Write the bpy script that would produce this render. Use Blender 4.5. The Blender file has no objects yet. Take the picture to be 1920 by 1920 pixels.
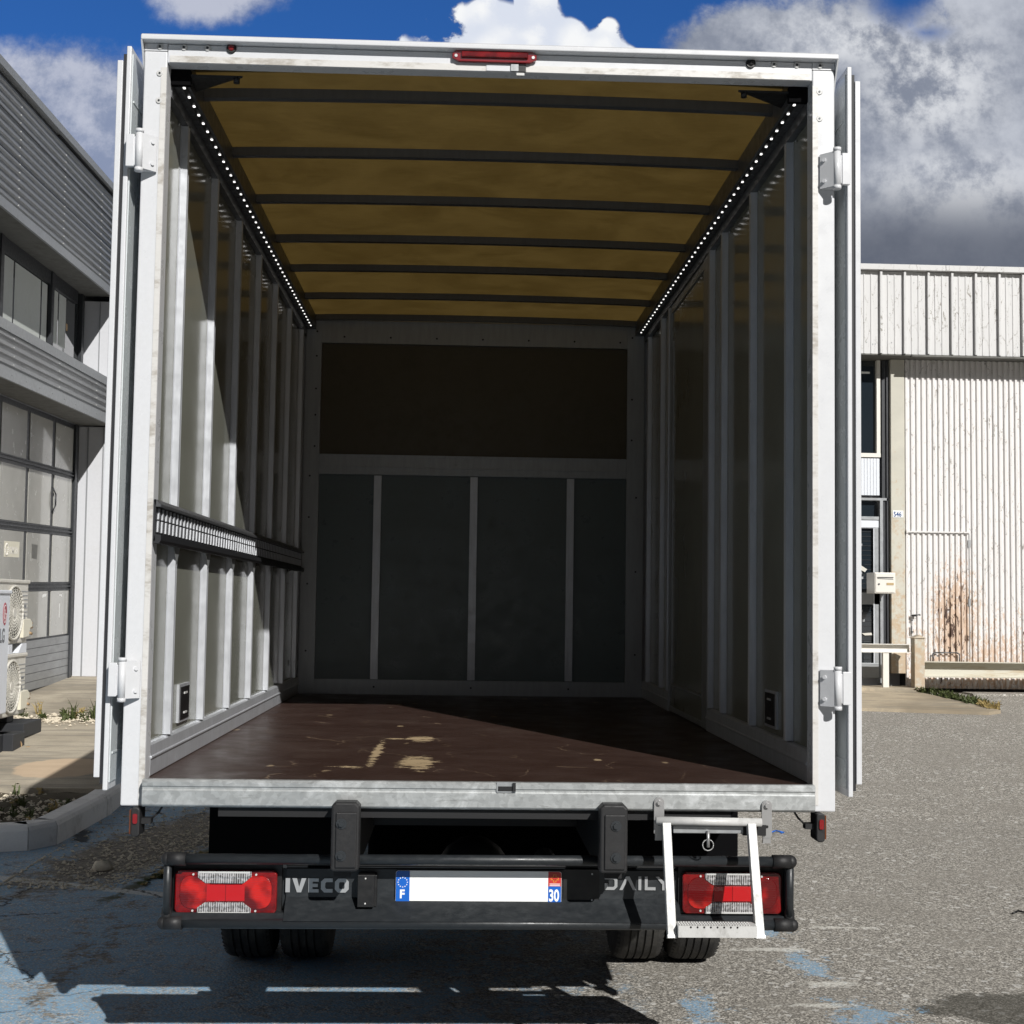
import bpy, bmesh, math, random
from mathutils import Vector, Matrix
random.seed(7)
scene = bpy.context.scene
PI = math.pi

# ---------------------------------------------------------------- camera
CAM = Vector((-0.0786, -4.312, 1.4941)); YAW, PITCH, ROLL = 0.0372, 0.0665, 0.0143
cam_data = bpy.data.cameras.new("camera"); cam = bpy.data.objects.new("camera", cam_data)
scene.collection.objects.link(cam)
cy, sy, cp, sp = math.cos(YAW), math.sin(YAW), math.cos(PITCH), math.sin(PITCH)
fw = Vector((sy*cp, cy*cp, sp)); rt = Vector((cy, -sy, 0)); up = rt.cross(fw)
r2 = rt*math.cos(ROLL)+up*math.sin(ROLL); u2 = -rt*math.sin(ROLL)+up*math.cos(ROLL)
cam.matrix_world = Matrix(((r2.x, u2.x, -fw.x, CAM.x), (r2.y, u2.y, -fw.y, CAM.y), (r2.z, u2.z, -fw.z, CAM.z), (0, 0, 0, 1)))
cam_data.sensor_width = 36; cam_data.lens = 36*2597.8/1920; cam_data.clip_end = 3000; cam_data.clip_start = 0.05
scene.camera = cam

# ---------------------------------------------------------------- node expression helper
class G:
    """writes node graphs as expressions"""
    def __init__(s, nt): s.nt = nt
    def n(s, t, **kw):
        nd = s.nt.nodes.new(t)
        for k, v in kw.items(): setattr(nd, k, v)
        return nd
    def put(s, sock, v):
        if isinstance(v, bpy.types.NodeSocket): s.nt.links.new(v, sock)
        elif v is not None: sock.default_value = v
    def m(s, op, a, b=None, c=None, clamp=False):
        nd = s.n('ShaderNodeMath', operation=op, use_clamp=clamp)
        s.put(nd.inputs[0], a); s.put(nd.inputs[1], b); s.put(nd.inputs[2], c)
        return nd.outputs[0]
    def add(s, a, b): return s.m('ADD', a, b)
    def sub(s, a, b): return s.m('SUBTRACT', a, b)
    def mul(s, a, b): return s.m('MULTIPLY', a, b)
    def div(s, a, b): return s.m('DIVIDE', a, b)
    def mx(s, a, b): return s.m('MAXIMUM', a, b)
    def mn(s, a, b): return s.m('MINIMUM', a, b)
    def ss(s, x, lo, hi, a=0.0, b=1.0):
        nd = s.n('ShaderNodeMapRange', interpolation_type='SMOOTHSTEP')
        for i, v in enumerate((x, lo, hi, a, b)): s.put(nd.inputs[i], v)
        return nd.outputs[0]
    def lin(s, x, lo, hi, a=0.0, b=1.0):
        nd = s.n('ShaderNodeMapRange')
        for i, v in enumerate((x, lo, hi, a, b)): s.put(nd.inputs[i], v)
        return nd.outputs[0]
    def xyz(s, v):
        nd = s.n('ShaderNodeSeparateXYZ'); s.put(nd.inputs[0], v); return nd.outputs
    def comb(s, x, y, z):
        nd = s.n('ShaderNodeCombineXYZ')
        for i, v in enumerate((x, y, z)): s.put(nd.inputs[i], v)
        return nd.outputs[0]
    def vm(s, op, a, b=None):
        nd = s.n('ShaderNodeVectorMath', operation=op); s.put(nd.inputs[0], a)
        if b is not None: s.put(nd.inputs[1], b)
        return nd.outputs[0]
    def noise(s, vec, scale=5., detail=4., rough=.5, dist=0.):
        nd = s.n('ShaderNodeTexNoise'); s.put(nd.inputs['Vector'], vec)
        nd.inputs['Scale'].default_value = scale; nd.inputs['Detail'].default_value = detail
        nd.inputs['Roughness'].default_value = rough; nd.inputs['Distortion'].default_value = dist
        return nd.outputs['Fac']
    def voro(s, vec, scale=5., feature='F1', out='Distance', rnd=1.):
        nd = s.n('ShaderNodeTexVoronoi', feature=feature); s.put(nd.inputs['Vector'], vec)
        nd.inputs['Scale'].default_value = scale; nd.inputs['Randomness'].default_value = rnd
        return nd.outputs[out]
    def mix(s, f, a, b):
        nd = s.n('ShaderNodeMix', data_type='RGBA'); s.put(nd.inputs[0], f)
        for i, v in ((6, a), (7, b)):
            if isinstance(v, tuple) and len(v) == 3: v = (*v, 1)
            s.put(nd.inputs[i], v)
        return nd.outputs[2]
    def geo(s): return s.n('ShaderNodeNewGeometry').outputs['Position']
    def obj(s): return s.n('ShaderNodeTexCoord').outputs['Object']
    def bump(s, h, strength=.3, dist=.01):
        nd = s.n('ShaderNodeBump'); nd.inputs['Strength'].default_value = strength; nd.inputs['Distance'].default_value = dist
        s.put(nd.inputs['Height'], h); return nd.outputs[0]
    def ell(s, u, w, cx, cyy, rx, ry):
        """1 at the centre, 0 on the ellipse, negative outside"""
        a = s.div(s.sub(u, cx), rx); b = s.div(s.sub(w, cyy), ry)
        return s.sub(1.0, s.m('SQRT', s.add(s.mul(a, a), s.mul(b, b))))

# ---------------------------------------------------------------- world: sky and clouds
SUN_DIR = Vector((0.444, -1.0, 0.69)).normalized()
SUN_EL = math.asin(SUN_DIR.z); SUN_AZ = math.atan2(SUN_DIR.x, SUN_DIR.y)
world = bpy.data.worlds.new("World"); scene.world = world; world.use_nodes = True
nt = world.node_tree; nt.nodes.clear(); g = G(nt)
sky = g.n('ShaderNodeTexSky', sky_type='NISHITA'); sky.sun_disc = False
sky.sun_elevation = SUN_EL; sky.sun_rotation = SUN_AZ
sky.air_density = 1.0; sky.dust_density = 0.3; sky.ozone_density = 3.0
tint = g.n('ShaderNodeMix', data_type='RGBA', blend_type='MULTIPLY'); tint.inputs[0].default_value = 1
nt.links.new(sky.outputs[0], tint.inputs[6]); tint.inputs[7].default_value = (0.27, 0.66, 1.25, 1)
bg1 = g.n('ShaderNodeBackground'); nt.links.new(tint.outputs[2], bg1.inputs[0]); bg1.inputs[1].default_value = 0.07
d = g.n('ShaderNodeTexCoord').outputs['Generated']
X, Y, Z = g.xyz(d)
yy = g.mx(g.m('ABSOLUTE', Y), 0.12)
u = g.div(X, yy); w = g.div(Z, yy)
front = g.ss(Y, 0.0, 0.3)
P = g.comb(u, w, g.mul(Y, .35))
warp = g.noise(P, 9, 6, .62)
det = g.noise(P, 34, 8, .66)
big = g.noise(P, 3.2, 6, .55)
billow = g.voro(g.vm('ADD', P, g.comb(g.mul(det, .03), g.mul(det, .03), 0)), 42, feature='SMOOTH_F1')
# white cumulus
cu = g.mx(g.ell(u, w, .040, .402, .055, .056), g.mx(g.ell(u, w, .02, .385, .095, .042), g.ell(u, w, .100, .385, .030, .044)))
cu = g.mx(cu, g.ell(u, w, .048, .44, .02, .03))
cu = g.add(cu, g.add(g.mul(g.sub(.42, billow), .55), g.mul(g.sub(det, .5), .35)))
cu = g.ss(cu, 0.0, 0.10)
# grey bank on the right
gr = g.mx(g.ell(u, w, .30, .31, .20, .17), g.ell(u, w, .22, .395, .095, .062))
gr = g.mx(gr, g.ell(u, w, .44, .42, .10, .12))
hole = g.add(g.mx(g.ell(u, w, .325, .462, .030, .034), g.mul(.5, g.ell(u, w, .345, .432, .022, .010))), g.mul(g.sub(det, .5), 1.5))
gr = g.add(gr, g.add(g.mul(g.sub(warp, .5), .75), g.mul(g.sub(det, .5), .35)))
gr = g.mul(g.ss(gr, 0.0, 0.22), g.sub(1.0, g.ss(hole, -.15, .75)))
# grey lilac cloud on the left
lf = g.mx(g.ell(u, w, -.30, .335, .12, .078), g.mul(.9, g.ell(u, w, -.245, .345, .06, .058)))
lf = g.mx(lf, g.mul(.6, g.ell(u, w, -.185, .45, .06, .035)))
lf = g.mx(lf, g.mul(.75, g.ell(u, w, -.36, .29, .12, .06)))
lf = g.add(lf, g.add(g.mul(g.sub(warp, .5), .6), g.mul(g.sub(det, .5), .45)))
lf = g.ss(lf, 0.0, 0.34, 0, .96)
# dark cloud cover added out of view to cut the fill light
outside = g.mx(g.ss(g.m('ABSOLUTE', u), .42, .6), g.mx(g.ss(w, .48, .62), g.ss(front, .5, 0.0)))
el = g.mul(g.ss(g.add(big, g.mul(det, .15)), .34, .50), outside)
dens = g.mx(g.mx(cu, gr), g.mx(lf, el))
# colours
shade = g.ss(g.add(g.mul(warp, .7), g.mul(det, .3)), .38, .66)
gcol = g.mix(shade, (.24, .27, .345), (.56, .59, .66))
brt = g.mx(0.0, g.mx(g.ell(u, w, .365, .315, .095, .040), g.mx(g.ell(u, w, .30, .425, .12, .030), g.ell(u, w, .345, .395, .08, .07))))
gcol = g.mix(g.mul(g.ss(brt, 0, .8), g.ss(det, .35, .62)), gcol, (.74, .76, .80))
gcol = g.mix(g.ss(w, .335, .268, 0, .85), gcol, (.10, .115, .155))
lcol = g.mix(g.ss(g.add(det, g.mul(2.2, g.sub(w, .36))), .35, .68), (.27, .32, .46), (.54, .57, .68))
ccol = g.mix(g.ss(g.add(g.mul(billow, .8), g.mul(warp, .5)), .3, .72), (.98, .99, 1.0), (.74, .79, .90))
gcol = g.mix(outside, gcol, g.mix(shade, (.025, .029, .037), (.085, .09, .105))); col = g.mix(lf, gcol, lcol); col = g.mix(cu, col, ccol)  # the added unseen cover is kept dark to hold down fill
cm = g.n('ShaderNodeMix', data_type='RGBA', blend_type='MULTIPLY'); cm.inputs[0].default_value = 1
nt.links.new(col, cm.inputs[6]); cm.inputs[7].default_value = (1, 1, 1, 1)
bg2 = g.n('ShaderNodeBackground'); nt.links.new(cm.outputs[2], bg2.inputs[0]); bg2.inputs[1].default_value = 0.95
mixs = g.n('ShaderNodeMixShader'); nt.links.new(dens, mixs.inputs[0]); nt.links.new(bg1.outputs[0], mixs.inputs[1]); nt.links.new(bg2.outputs[0], mixs.inputs[2])
wo = g.n('ShaderNodeOutputWorld'); nt.links.new(mixs.outputs[0], wo.inputs[0])

sd = bpy.data.lights.new("sun", 'SUN'); sun = bpy.data.objects.new("sun", sd); scene.collection.objects.link(sun)
sd.energy = 5.0; sd.angle = math.radians(0.5); sd.color = (1.0, 0.975, 0.935)
sun.rotation_euler = SUN_DIR.to_track_quat('Z', 'Y').to_euler(); sun.location = (6, -14, 10)
scene.view_settings.view_transform = 'Standard'; scene.view_settings.look = 'None'
scene.view_settings.exposure = 0.0; scene.view_settings.gamma = 1.0
scene.render.engine = 'CYCLES'

# ---------------------------------------------------------------- materials
def mat(name, base=(.5, .5, .5), rough=.5, metal=0., fn=None, spec=.5, coat=0., **kw):
    m = bpy.data.materials.new(name); m.use_nodes = True
    nt = m.node_tree; b = nt.nodes['Principled BSDF']; g = G(nt)
    b.inputs['Base Color'].default_value = (*base, 1); b.inputs['Roughness'].default_value = rough
    b.inputs['Metallic'].default_value = metal; b.inputs['Specular IOR Level'].default_value = spec
    b.inputs['Coat Weight'].default_value = coat
    for k, v in kw.items(): b.inputs[k.replace('_', ' ')].default_value = v
    if fn: fn(g, b, base)
    return m
def dirt(amount=.25, scale=6, dark=.55, grain=120, bump=.05, stretch=(1, 1, 1), hue=(1, .98, .93), rv=.12):
    """broad soiling + fine grain, in object space"""
    def f(g, b, base):
        p = g.vm('MULTIPLY', g.obj(), stretch)
        n1 = g.noise(p, scale, 6, .6, .4); n2 = g.noise(p, grain, 3, .6); n3 = g.noise(p, scale*5, 5, .65)
        k = g.mul(g.ss(g.add(g.mul(n1, .6), g.mul(n3, .4)), .48, .72), amount*2)
        dk = tuple(c*dark*h for c, h in zip(base, hue))
        c = g.mix(k, base, dk)
        c = g.mix(g.mul(g.ss(n2, .3, .7), .18), c, tuple(min(1, x*.8) for x in base))
        g.put(b.inputs['Base Color'], c)
        r0 = b.inputs['Roughness'].default_value
        g.put(b.inputs['Roughness'], g.lin(n3, .3, .7, max(.03, r0-rv), min(1, r0+rv)))
        if bump: g.put(b.inputs['Normal'], g.bump(g.add(n2, g.mul(n3, 2)), bump, .004))
    return f
M = {}
M['white'] = mat('white_paint', (.62, .63, .65), .32, fn=dirt(.07, 3, .72, 60, .02), coat=.2)
M['white_dirty'] = mat('scuffed_white_paint', (.60, .59, .57), .42, fn=dirt(.9, 9, .6, 90, .05, (.5, 1, 1.2), (1, .94, .86)))
M['door_face'] = mat('door_skin', (.60, .64, .65), .25, fn=dirt(.1, 2, .8, 40, .02), coat=.4)
def galv(g, b, base):
    p = g.obj()
    v = g.voro(p, 75, out='Color'); s = g.xyz(v)[0]
    n = g.noise(p, 9, 8, .7, .6); n2 = g.noise(g.vm('MULTIPLY', p, (1, 1, 5)), 14, 6, .7)
    c = g.mix(s, tuple(x*.86 for x in base), tuple(min(1, x*1.1) for x in base))
    c = g.mix(g.mul(g.ss(n, .52, .70), .7), c, (.62, .64, .65))
    c = g.mix(g.mul(g.ss(n2, .56, .74), .55), c, (.13, .13, .125))
    g.put(b.inputs['Base Color'], c)
    g.put(b.inputs['Roughness'], g.lin(n, .3, .7, .38, .62))
    g.put(b.inputs['Normal'], g.bump(n2, .12, .004))
M['galv'] = mat('galvanised_steel', (.40, .415, .415), .48, .55, galv)
def alu(g, b, base):
    p = g.vm('MULTIPLY', g.obj(), (1, 1, .12)); n = g.noise(p, 55, 5, .6); n2 = g.noise(g.obj(), 22, 6, .7)
    c = g.mix(g.ss(n, .3, .7), tuple(x*.88 for x in base), base)
    c = g.mix(g.mul(g.ss(n2, .62, .76), .5), c, tuple(x*.5 for x in base))
    g.put(b.inputs['Base Color'], c); g.put(b.inputs['Roughness'], g.lin(n2, .3, .7, .28, .5))
M['alu'] = mat('mill_aluminium', (.58, .60, .635), .38, .45, alu)
M['alu_dark'] = mat('dull_steel', (.115, .118, .124), .5, .4, alu)
M['alu_mid'] = mat('weathered_aluminium', (.36, .375, .385), .5, .4, alu)
M['alu_mid2'] = mat('zinc_rail_bars', (.42, .43, .44), .35, .5)
M['alu_white'] = mat('bright_aluminium', (.56, .56, .55), .45, .05, dirt(.35, 12, .4, 80, .06, (1, 1, .6)))
def panel(g, b, base):
    p = g.obj(); n = g.noise(p, 3, 5, .55); n2 = g.noise(p, 45, 3, .6)
    g.put(b.inputs['Base Color'], g.mix(n, tuple(x*.85 for x in base), tuple(x*1.1 for x in base)))
    g.put(b.inputs['Roughness'], g.lin(n, .3, .7, .08, .2)); g.put(b.inputs['Normal'], g.bump(g.add(g.noise(p, 2.2, 2, .4), g.mul(n2, .02)), .05, .03))
M['panel'] = mat('varnished_plywood_panel', (.225, .23, .195), .14, 0, panel, spec=.28)
M['panel_front'] = mat('grey_front_board', (.105, .135, .14), .35, 0, dirt(.06, 2, .8, 40, .02))
def fibre(g, b, base):
    p = g.obj(); n = g.noise(p, 2.5, 6, .62, 1.2); n2 = g.noise(g.vm('MULTIPLY', p, (1, 4, 1)), 16, 6, .7, .5)
    g.put(b.inputs['Base Color'], g.mix(g.add(g.mul(n, .6), g.mul(n2, .4)), tuple(x*.7 for x in base), tuple(x*1.35 for x in base)))
    tr = g.n('ShaderNodeBsdfTranslucent'); g.put(tr.inputs[0], g.mix(g.ss(g.add(g.mul(n, .65), g.mul(n2, .35)), .34, .66), (.105, .066, .016), (.165, .109, .031)))
    ms = g.n('ShaderNodeMixShader'); ms.inputs[0].default_value = .45
    out = [x for x in g.nt.nodes if x.type == 'OUTPUT_MATERIAL'][0]
    g.nt.links.new(b.outputs[0], ms.inputs[1]); g.nt.links.new(tr.outputs[0], ms.inputs[2]); g.nt.links.new(ms.outputs[0], out.inputs[0])
M['fibre'] = mat('translucent_fibreglass_roof', (.17, .13, .055), .55, 0, fibre)
M['fibre_dark'] = mat('brown_front_skin', (.075, .062, .034), .45, 0, dirt(.2, 4, .7, 50, .02))
def ply(g, b, base):
    p = g.obj(); x, y, z = g.xyz(p)
    grain = g.noise(g.vm('MULTIPLY', p, (1.2, 22, 1)), 4, 6, .65, .3); n = g.noise(p, 2.5, 5, .6)
    c = g.mix(grain, (.025, .0125, .0095), (.058, .031, .024))
    c = g.mix(g.mul(g.ss(n, .5, .75), .35), c, (.08, .055, .045))
    e1 = g.noise(g.vm('MULTIPLY', p, (1, 1.4, 1)), 13, 9, .72, .4); e2 = g.noise(g.vm('MULTIPLY', p, (1, 5, 1)), 9, 8, .75)
    er = g.add(g.mul(g.sub(e1, .5), 3.4), g.mul(g.sub(e2, .5), 2.6))
    # worn patch down to the wood: an L of bare veneer and a scraped blob
    a1 = g.ell(x, y, -.372, .86, .022, .50); a2 = g.ell(x, y, -.225, 1.36, .065, .14); a3 = g.ell(x, y, -.215, .55, .075, .24)
    a4 = g.ell(x, y, -.45, .37, .10, .055); a5 = g.ell(x, y, -.33, 1.37, .07, .04)
    wp = g.ss(g.add(g.mx(g.mx(a1, a2), g.mx(a3, g.mx(g.sub(a4, .35), g.sub(a5, .3)))), er), .28, .40)
    # scattered chips and scratches
    cc = g.voro(g.vm('MULTIPLY', p, (1, .55, 1)), 6.5); cn = g.noise(p, 3, 3, .5)
    chips = g.mul(g.ss(g.add(cc, g.mul(g.sub(e1, .5), .30)), .12, .07), g.ss(cn, .47, .53))
    sc = g.voro(g.vm('ADD', g.vm('MULTIPLY', p, (1.6, .5, 1)), g.comb(g.mul(n, .6), 0, 0)), 2.3, feature='DISTANCE_TO_EDGE')
    sc = g.mul(g.ss(sc, .005, .002), g.ss(g.noise(p, 5, 2, .5), .52, .6))
    c = g.mix(g.mul(sc, .7), c, (.24, .17, .11))
    dr = g.noise(g.vm('MULTIPLY', p, (2.5, 40, 1)), 3, 5, .8); c = g.mix(g.mul(g.ss(dr, .62, .70), g.ss(n, .45, .6, 0, .45)), c, (.16, .11, .08))
    c = g.mix(g.mx(wp, g.mul(chips, .8)), c, g.mix(e2, (.34, .24, .13), (.56, .44, .28)))
    g.put(b.inputs['Base Color'], c)
    g.put(b.inputs['Roughness'], g.lin(g.noise(p, 7, 5, .6), .3, .7, .30, .55)); g.put(b.inputs['Normal'], g.bump(grain, .12, .003))
M['ply'] = mat('brown_phenolic_plywood', (.05, .03, .024), .4, 0, ply)
M['bumper'] = mat('dark_grey_bumper_paint', (.019, .022, .025), .42, .1, dirt(.35, 6, 2.1, 120, .04, (1, 1, 2.5), (1, .97, .93)))
M['black'] = mat('black_plastic', (.006, .006, .0065), .5, 0, dirt(.2, 9, 1.6, 80, .02))
M['rubber'] = mat('black_rubber', (.011, .011, .012), .6, 0, dirt(.35, 12, 2.4, 140, .06))
def tyre(g, b, base):
    p = g.obj(); n = g.noise(p, 14, 6, .65); n2 = g.noise(p, 120, 3, .6)
    g.put(b.inputs['Base Color'], g.mix(g.ss(n, .35, .7), (.018, .018, .018), (.048, .046, .042)))
    g.put(b.inputs['Normal'], g.bump(n2, .3, .003))
M['tyre'] = mat('tyre_rubber', (.02, .02, .02), .8, 0, tyre)
M['steel_dark'] = mat('black_chassis_steel', (.012, .012, .013), .6, .2)
M['bolt'] = mat('zinc_bolt', (.42, .42, .42), .4, .7)
M['bolt_dark'] = mat('dull_bolt', (.05, .055, .06), .4, .6)
M['chrome'] = mat('silver_lettering', (.42, .43, .44), .38, .4)
def hotlens(g, b, base):
    p = g.obj(); n = g.noise(g.vm('MULTIPLY', p, (1, 1, 1)), 17, 2, .4); x, y, z = g.xyz(p); s = g.m('SINE', g.mul(z, 900.))
    g.put(b.inputs['Base Color'], g.mix(g.ss(n, .42, .66), (.10, .001, .002), (.52, .012, .008))); g.put(b.inputs['Normal'], g.bump(s, .3, .001))  # noise patches paint a bright bulb glow into the lens colour
def redlens(g, b, base):
    p = g.obj(); x, y, z = g.xyz(p)
    s = g.m('SINE', g.mul(z, 1300.)); n = g.noise(p, 26, 3, .5)
    g.put(b.inputs['Base Color'], g.mix(g.ss(n, .35, .65), (.085, .001, .002), (.20, .003, .004)))
    g.put(b.inputs['Normal'], g.bump(s, .25, .001))
M['red'] = mat('red_lens', (.7, .01, .01), .12, 0, redlens, coat=.6)
M['red_round'] = mat('red_round_lens', (.40, .006, .006), .12, 0, hotlens, coat=.8)
M['matte_black'] = mat('matte_black', (.004, .004, .0045), .95, spec=.05)
M['red_flat'] = mat('red_reflector', (.44, .004, .007), .3, 0, None, coat=.5)
M['red_dark'] = mat('deep_red_lens', (.20, .002, .004), .12, 0, None, coat=.8)
def clearlens(g, b, base):
    p = g.obj(); x, y, z = g.xyz(p)
    a = g.m('SINE', g.mul(x, 900.)); c = g.m('SINE', g.mul(z, 420.)); v = g.xyz(g.voro(p, 130, out='Color'))[0]
    t = g.ss(g.add(g.mul(a, .5), g.mul(v, .9)), -.2, 1.0)
    g.put(b.inputs['Base Color'], g.mix(t, (.10, .095, .09), (.60, .59, .60)))
    g.put(b.inputs['Normal'], g.bump(g.add(a, c), .5, .002))
M['clear'] = mat('ribbed_clear_lens', (.6, .6, .6), .1, .3, clearlens, coat=.7)
M['amber'] = mat('amber_lens', (.55, .12, .01), .2, 0, None, coat=.5)
M['amber_dark'] = mat('dark_amber_lens', (.12, .03, .006), .2, 0, None, coat=.5)
M['plate_white'] = mat('plate_white', (.86, .87, .86), .35)
M['plate_blue'] = mat('plate_blue', (.008, .115, .50), .35)
M['plate_red'] = mat('plate_red', (.50, .035, .03), .4)
M['yellow'] = mat('emblem_yellow', (.80, .42, .04), .4)
M['lamp'] = mat('led_chip', (1, 1, 1), .4, Emission_Color=(1, .98, .95, 1), Emission_Strength=1.7)
def asphalt(g, b, base):
    p = g.geo(); x, y, z = g.xyz(p)
    w1 = g.noise(p, 1.6, 6, .6); w2 = g.noise(p, 7, 7, .68, .3); w3 = g.noise(p, 38, 6, .7)
    v = g.xyz(g.voro(p, 135, out='Color'))[0]; v2 = g.voro(p, 95); v3 = g.xyz(g.voro(p, 48, out='Color'))[1]
    agg = g.ss(g.add(g.mul(v, .55), g.mul(g.noise(p, 210, 3, .7), .6)), .36, .84)
    c = g.mix(agg, (.150, .139, .120), (.66, .625, .56))
    c = g.mix(g.mul(g.ss(v2, .35, .55), .5), c, (.09, .085, .078))
    c = g.mix(g.mul(g.ss(v3, .93, .97), .6), c, (.70, .69, .66))
    c = g.mix(g.ss(w1, .42, .66, 0, .42), c, (.245, .228, .20))
    c = g.mix(g.mul(g.ss(g.noise(g.vm('MULTIPLY', p, (1, .4, 1)), 3.1, 7, .7, .5), .58, .72), .4), c, (.36, .34, .30))
    c = g.mix(g.mul(g.ss(w2, .60, .74), .45), c, (.12, .11, .10))
    # damp stain on the right
    st = g.ss(g.add(g.ell(x, y, 2.05, .93, .38, .26), g.mul(g.sub(w2, .5), 1.6)), .0, .22, 0, .72)
    c = g.mix(st, c, (.05, .047, .037))
    # blue parking bay, worn
    wear = g.add(g.mul(w2, .55), g.mul(w3, .45)); grit = g.ss(g.add(g.mul(v, .6), g.mul(wear, .8)), .25, 1.05)
    bay = g.mul(g.ss(x, -7, -6.8), g.ss(x, .75, .45)); bay = g.mul(bay, g.ss(y, 7.2, 7.0))
    sl = g.add(x, g.mul(y, .10))
    worn = g.ss(g.add(wear, g.mul(g.ss(x, -.6, .7), .12)), .47, .63)
    strip = g.ss(g.add(g.ell(g.sub(x, g.mul(g.sub(y, 4.2), .22)), y, -1.92, 4.4, .42, 1.7), g.mul(g.sub(w2, .5), 1.8)), -.05, .35)
    wob = g.add(g.mul(g.sub(w1, .5), .9), g.add(1.60, g.mul(g.sub(y, 1.7), .09)))
    strip2 = g.mul(g.ss(g.add(g.sub(.05, g.m('ABSOLUTE', g.add(x, wob))), g.add(g.mul(g.sub(w2, .5), .75), g.mul(g.sub(w3, .5), .4))), .0, .10), g.mul(g.ss(y, 3.4, 2.9), .85))
    blue = g.mul(bay, g.sub(1.0, g.mx(worn, g.mx(strip, strip2))))
    # scraps of the same blue to the right of the truck
    sx = g.mx(g.mx(g.ell(x, y, .86, .93, .09, .28), g.ell(x, y, 1.42, 1.55, .10, .30)), g.mx(g.ell(x, y, 1.46, .82, .17, .28), g.mx(g.ell(x, y, 1.36, 2.15, .15, .10), g.ell(x, y, 1.28, .55, .1, .12))))
    scrap = g.ss(g.add(sx, g.mul(g.sub(wear, .5), 7.5)), .25, .60)
    blue = g.mx(blue, g.mul(scrap, .9))
    bc = g.mix(g.noise(p, 60, 4, .6), (.15, .29, .45), (.30, .46, .60))
    c = g.mix(g.mul(blue, g.ss(grit, .95, .45, .28, 1.0)), c, bc)
    # old white line and scraps of white
    ln = g.m('ABSOLUTE', g.sub(y, g.add(2.78, g.mul(g.add(x, 1.3), -.42))))
    line = g.mul(g.ss(ln, .062, .045), g.ss(x, -1.2, -1.25))
    wx = g.mx(g.mx(g.ell(x, y, 1.32, 1.83, .22, .055), g.ell(x, y, 1.42, 1.28, .14, .07)), g.mx(g.ell(x, y, 1.30, .98, .2, .045), g.ell(x, y, 1.75, 2.25, .20, .035)))
    ws = g.ss(g.add(wx, g.mul(g.sub(wear, .5), 4.5)), .2, .5)
    # dirt, moss and loose grit along the sunken strip
    c = g.mix(g.mul(g.mx(strip, strip2), .75), c, g.mix(v3, (.075, .065, .05), (.24, .21, .17)))
    mo = g.ss(g.add(g.ell(g.sub(x, g.mul(g.sub(y, 3.7), .20)), y, -1.62, 4.0, .07, 1.8), g.mul(g.sub(w2, .5), 2.4)), .1, .5)
    c = g.mix(g.mul(mo, .8), c, (.045, .05, .012))
    line = g.mul(g.mx(line, ws), g.ss(grit, 1.05, .45))
    c = g.mix(g.mul(line, .85), c, (.66, .65, .60))
    cr = g.voro(g.vm('ADD', p, g.comb(g.mul(w2, .25), g.mul(w3, .1), 0)), 1.35, feature='DISTANCE_TO_EDGE')
    crk = g.mul(g.ss(cr, .012, .004), g.mul(g.ss(x, -1.2, -1.6), g.ss(g.noise(p, 2.3, 2, .5), .42, .5)))
    c = g.mix(g.mul(crk, .85), c, (.02, .018, .015))
    g.put(b.inputs['Base Color'], c)
    h = g.add(g.add(g.mul(v2, .6), g.mul(w3, .7)), g.mul(crk, -2.0))
    g.put(b.inputs['Normal'], g.bump(h, .55, .006))
M['asphalt'] = mat('worn_asphalt', (.3, .3, .28), .88, 0, asphalt, spec=.25)
def concrete(tone=(.42, .37, .29), spots=True):
    def f(g, b, base):
        p = g.geo(); x, y, z = g.xyz(p)
        n1 = g.noise(p, .9, 6, .62, .5); n2 = g.noise(p, 6, 8, .7); n3 = g.noise(p, 90, 4, .7); s = g.noise(g.vm('MULTIPLY', p, (.35, 3, 1)), 3, 6, .65)
        c = g.mix(g.ss(n1, .3, .7), tuple(t*.62 for t in tone), tuple(t*1.25 for t in tone))
        c = g.mix(g.ss(s, .46, .64, 0, .65), c, (.20, .19, .165))
        c = g.mix(g.mul(g.ss(n2, .55, .72), .5), c, (.27, .24, .20))
        c = g.mix(g.mul(g.ss(n3, .35, .7), .35), c, tuple(t*.6 for t in tone))
        if spots:
            sp = g.ss(g.add(g.ell(x, y, -3.05, 6.35, .36, .40), g.mul(g.sub(n2, .5), .5)), 0, .12)
            c = g.mix(g.mul(sp, .7), c, (.58, .43, .29))
            d0 = g.m('ABSOLUTE', g.sub(y, g.add(6.0, g.mul(n2, .25))))
        g.put(b.inputs['Base Color'], c); g.put(b.inputs['Normal'], g.bump(g.add(n3, g.mul(n2, 2)), .35, .006))
    return f
M['concrete'] = mat('sandy_concrete', (.4, .36, .3), .9, 0, concrete(), spec=.2)
M['concrete_apron'] = mat('pitted_concrete', (.4, .36, .3), .9, 0, concrete((.44, .37, .27), False), spec=.2)
M['kerb'] = mat('kerb_stone', (.80, .79, .77), .85, 0, dirt(.35, 5, .5, 70, .15), spec=.25)
M['soil'] = mat('dry_soil', (.10, .085, .06), .95, 0, dirt(.5, 8, .4, 60, .5), spec=.1)
M['stone'] = mat('loose_stones', (.66, .59, .47), .9, 0, dirt(.4, 30, .5, 90, .2), spec=.2)
M['weed'] = mat('weed_leaves', (.065, .085, .022), .7, 0, dirt(.5, 25, .5, 90, 0, hue=(1.6, 1.1, .8)))
M['weed_dry'] = mat('dry_weed', (.32, .24, .09), .7)
M['clad_grey'] = mat('grey_cladding', (.285, .295, .305), .42, .3, dirt(.25, 3, .75, 40, .03, (1, .3, 1)))
M['clad_trim'] = mat('grey_trim', (.30, .315, .33), .45, .2, dirt(.25, 5, .8, 40, .03))
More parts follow.
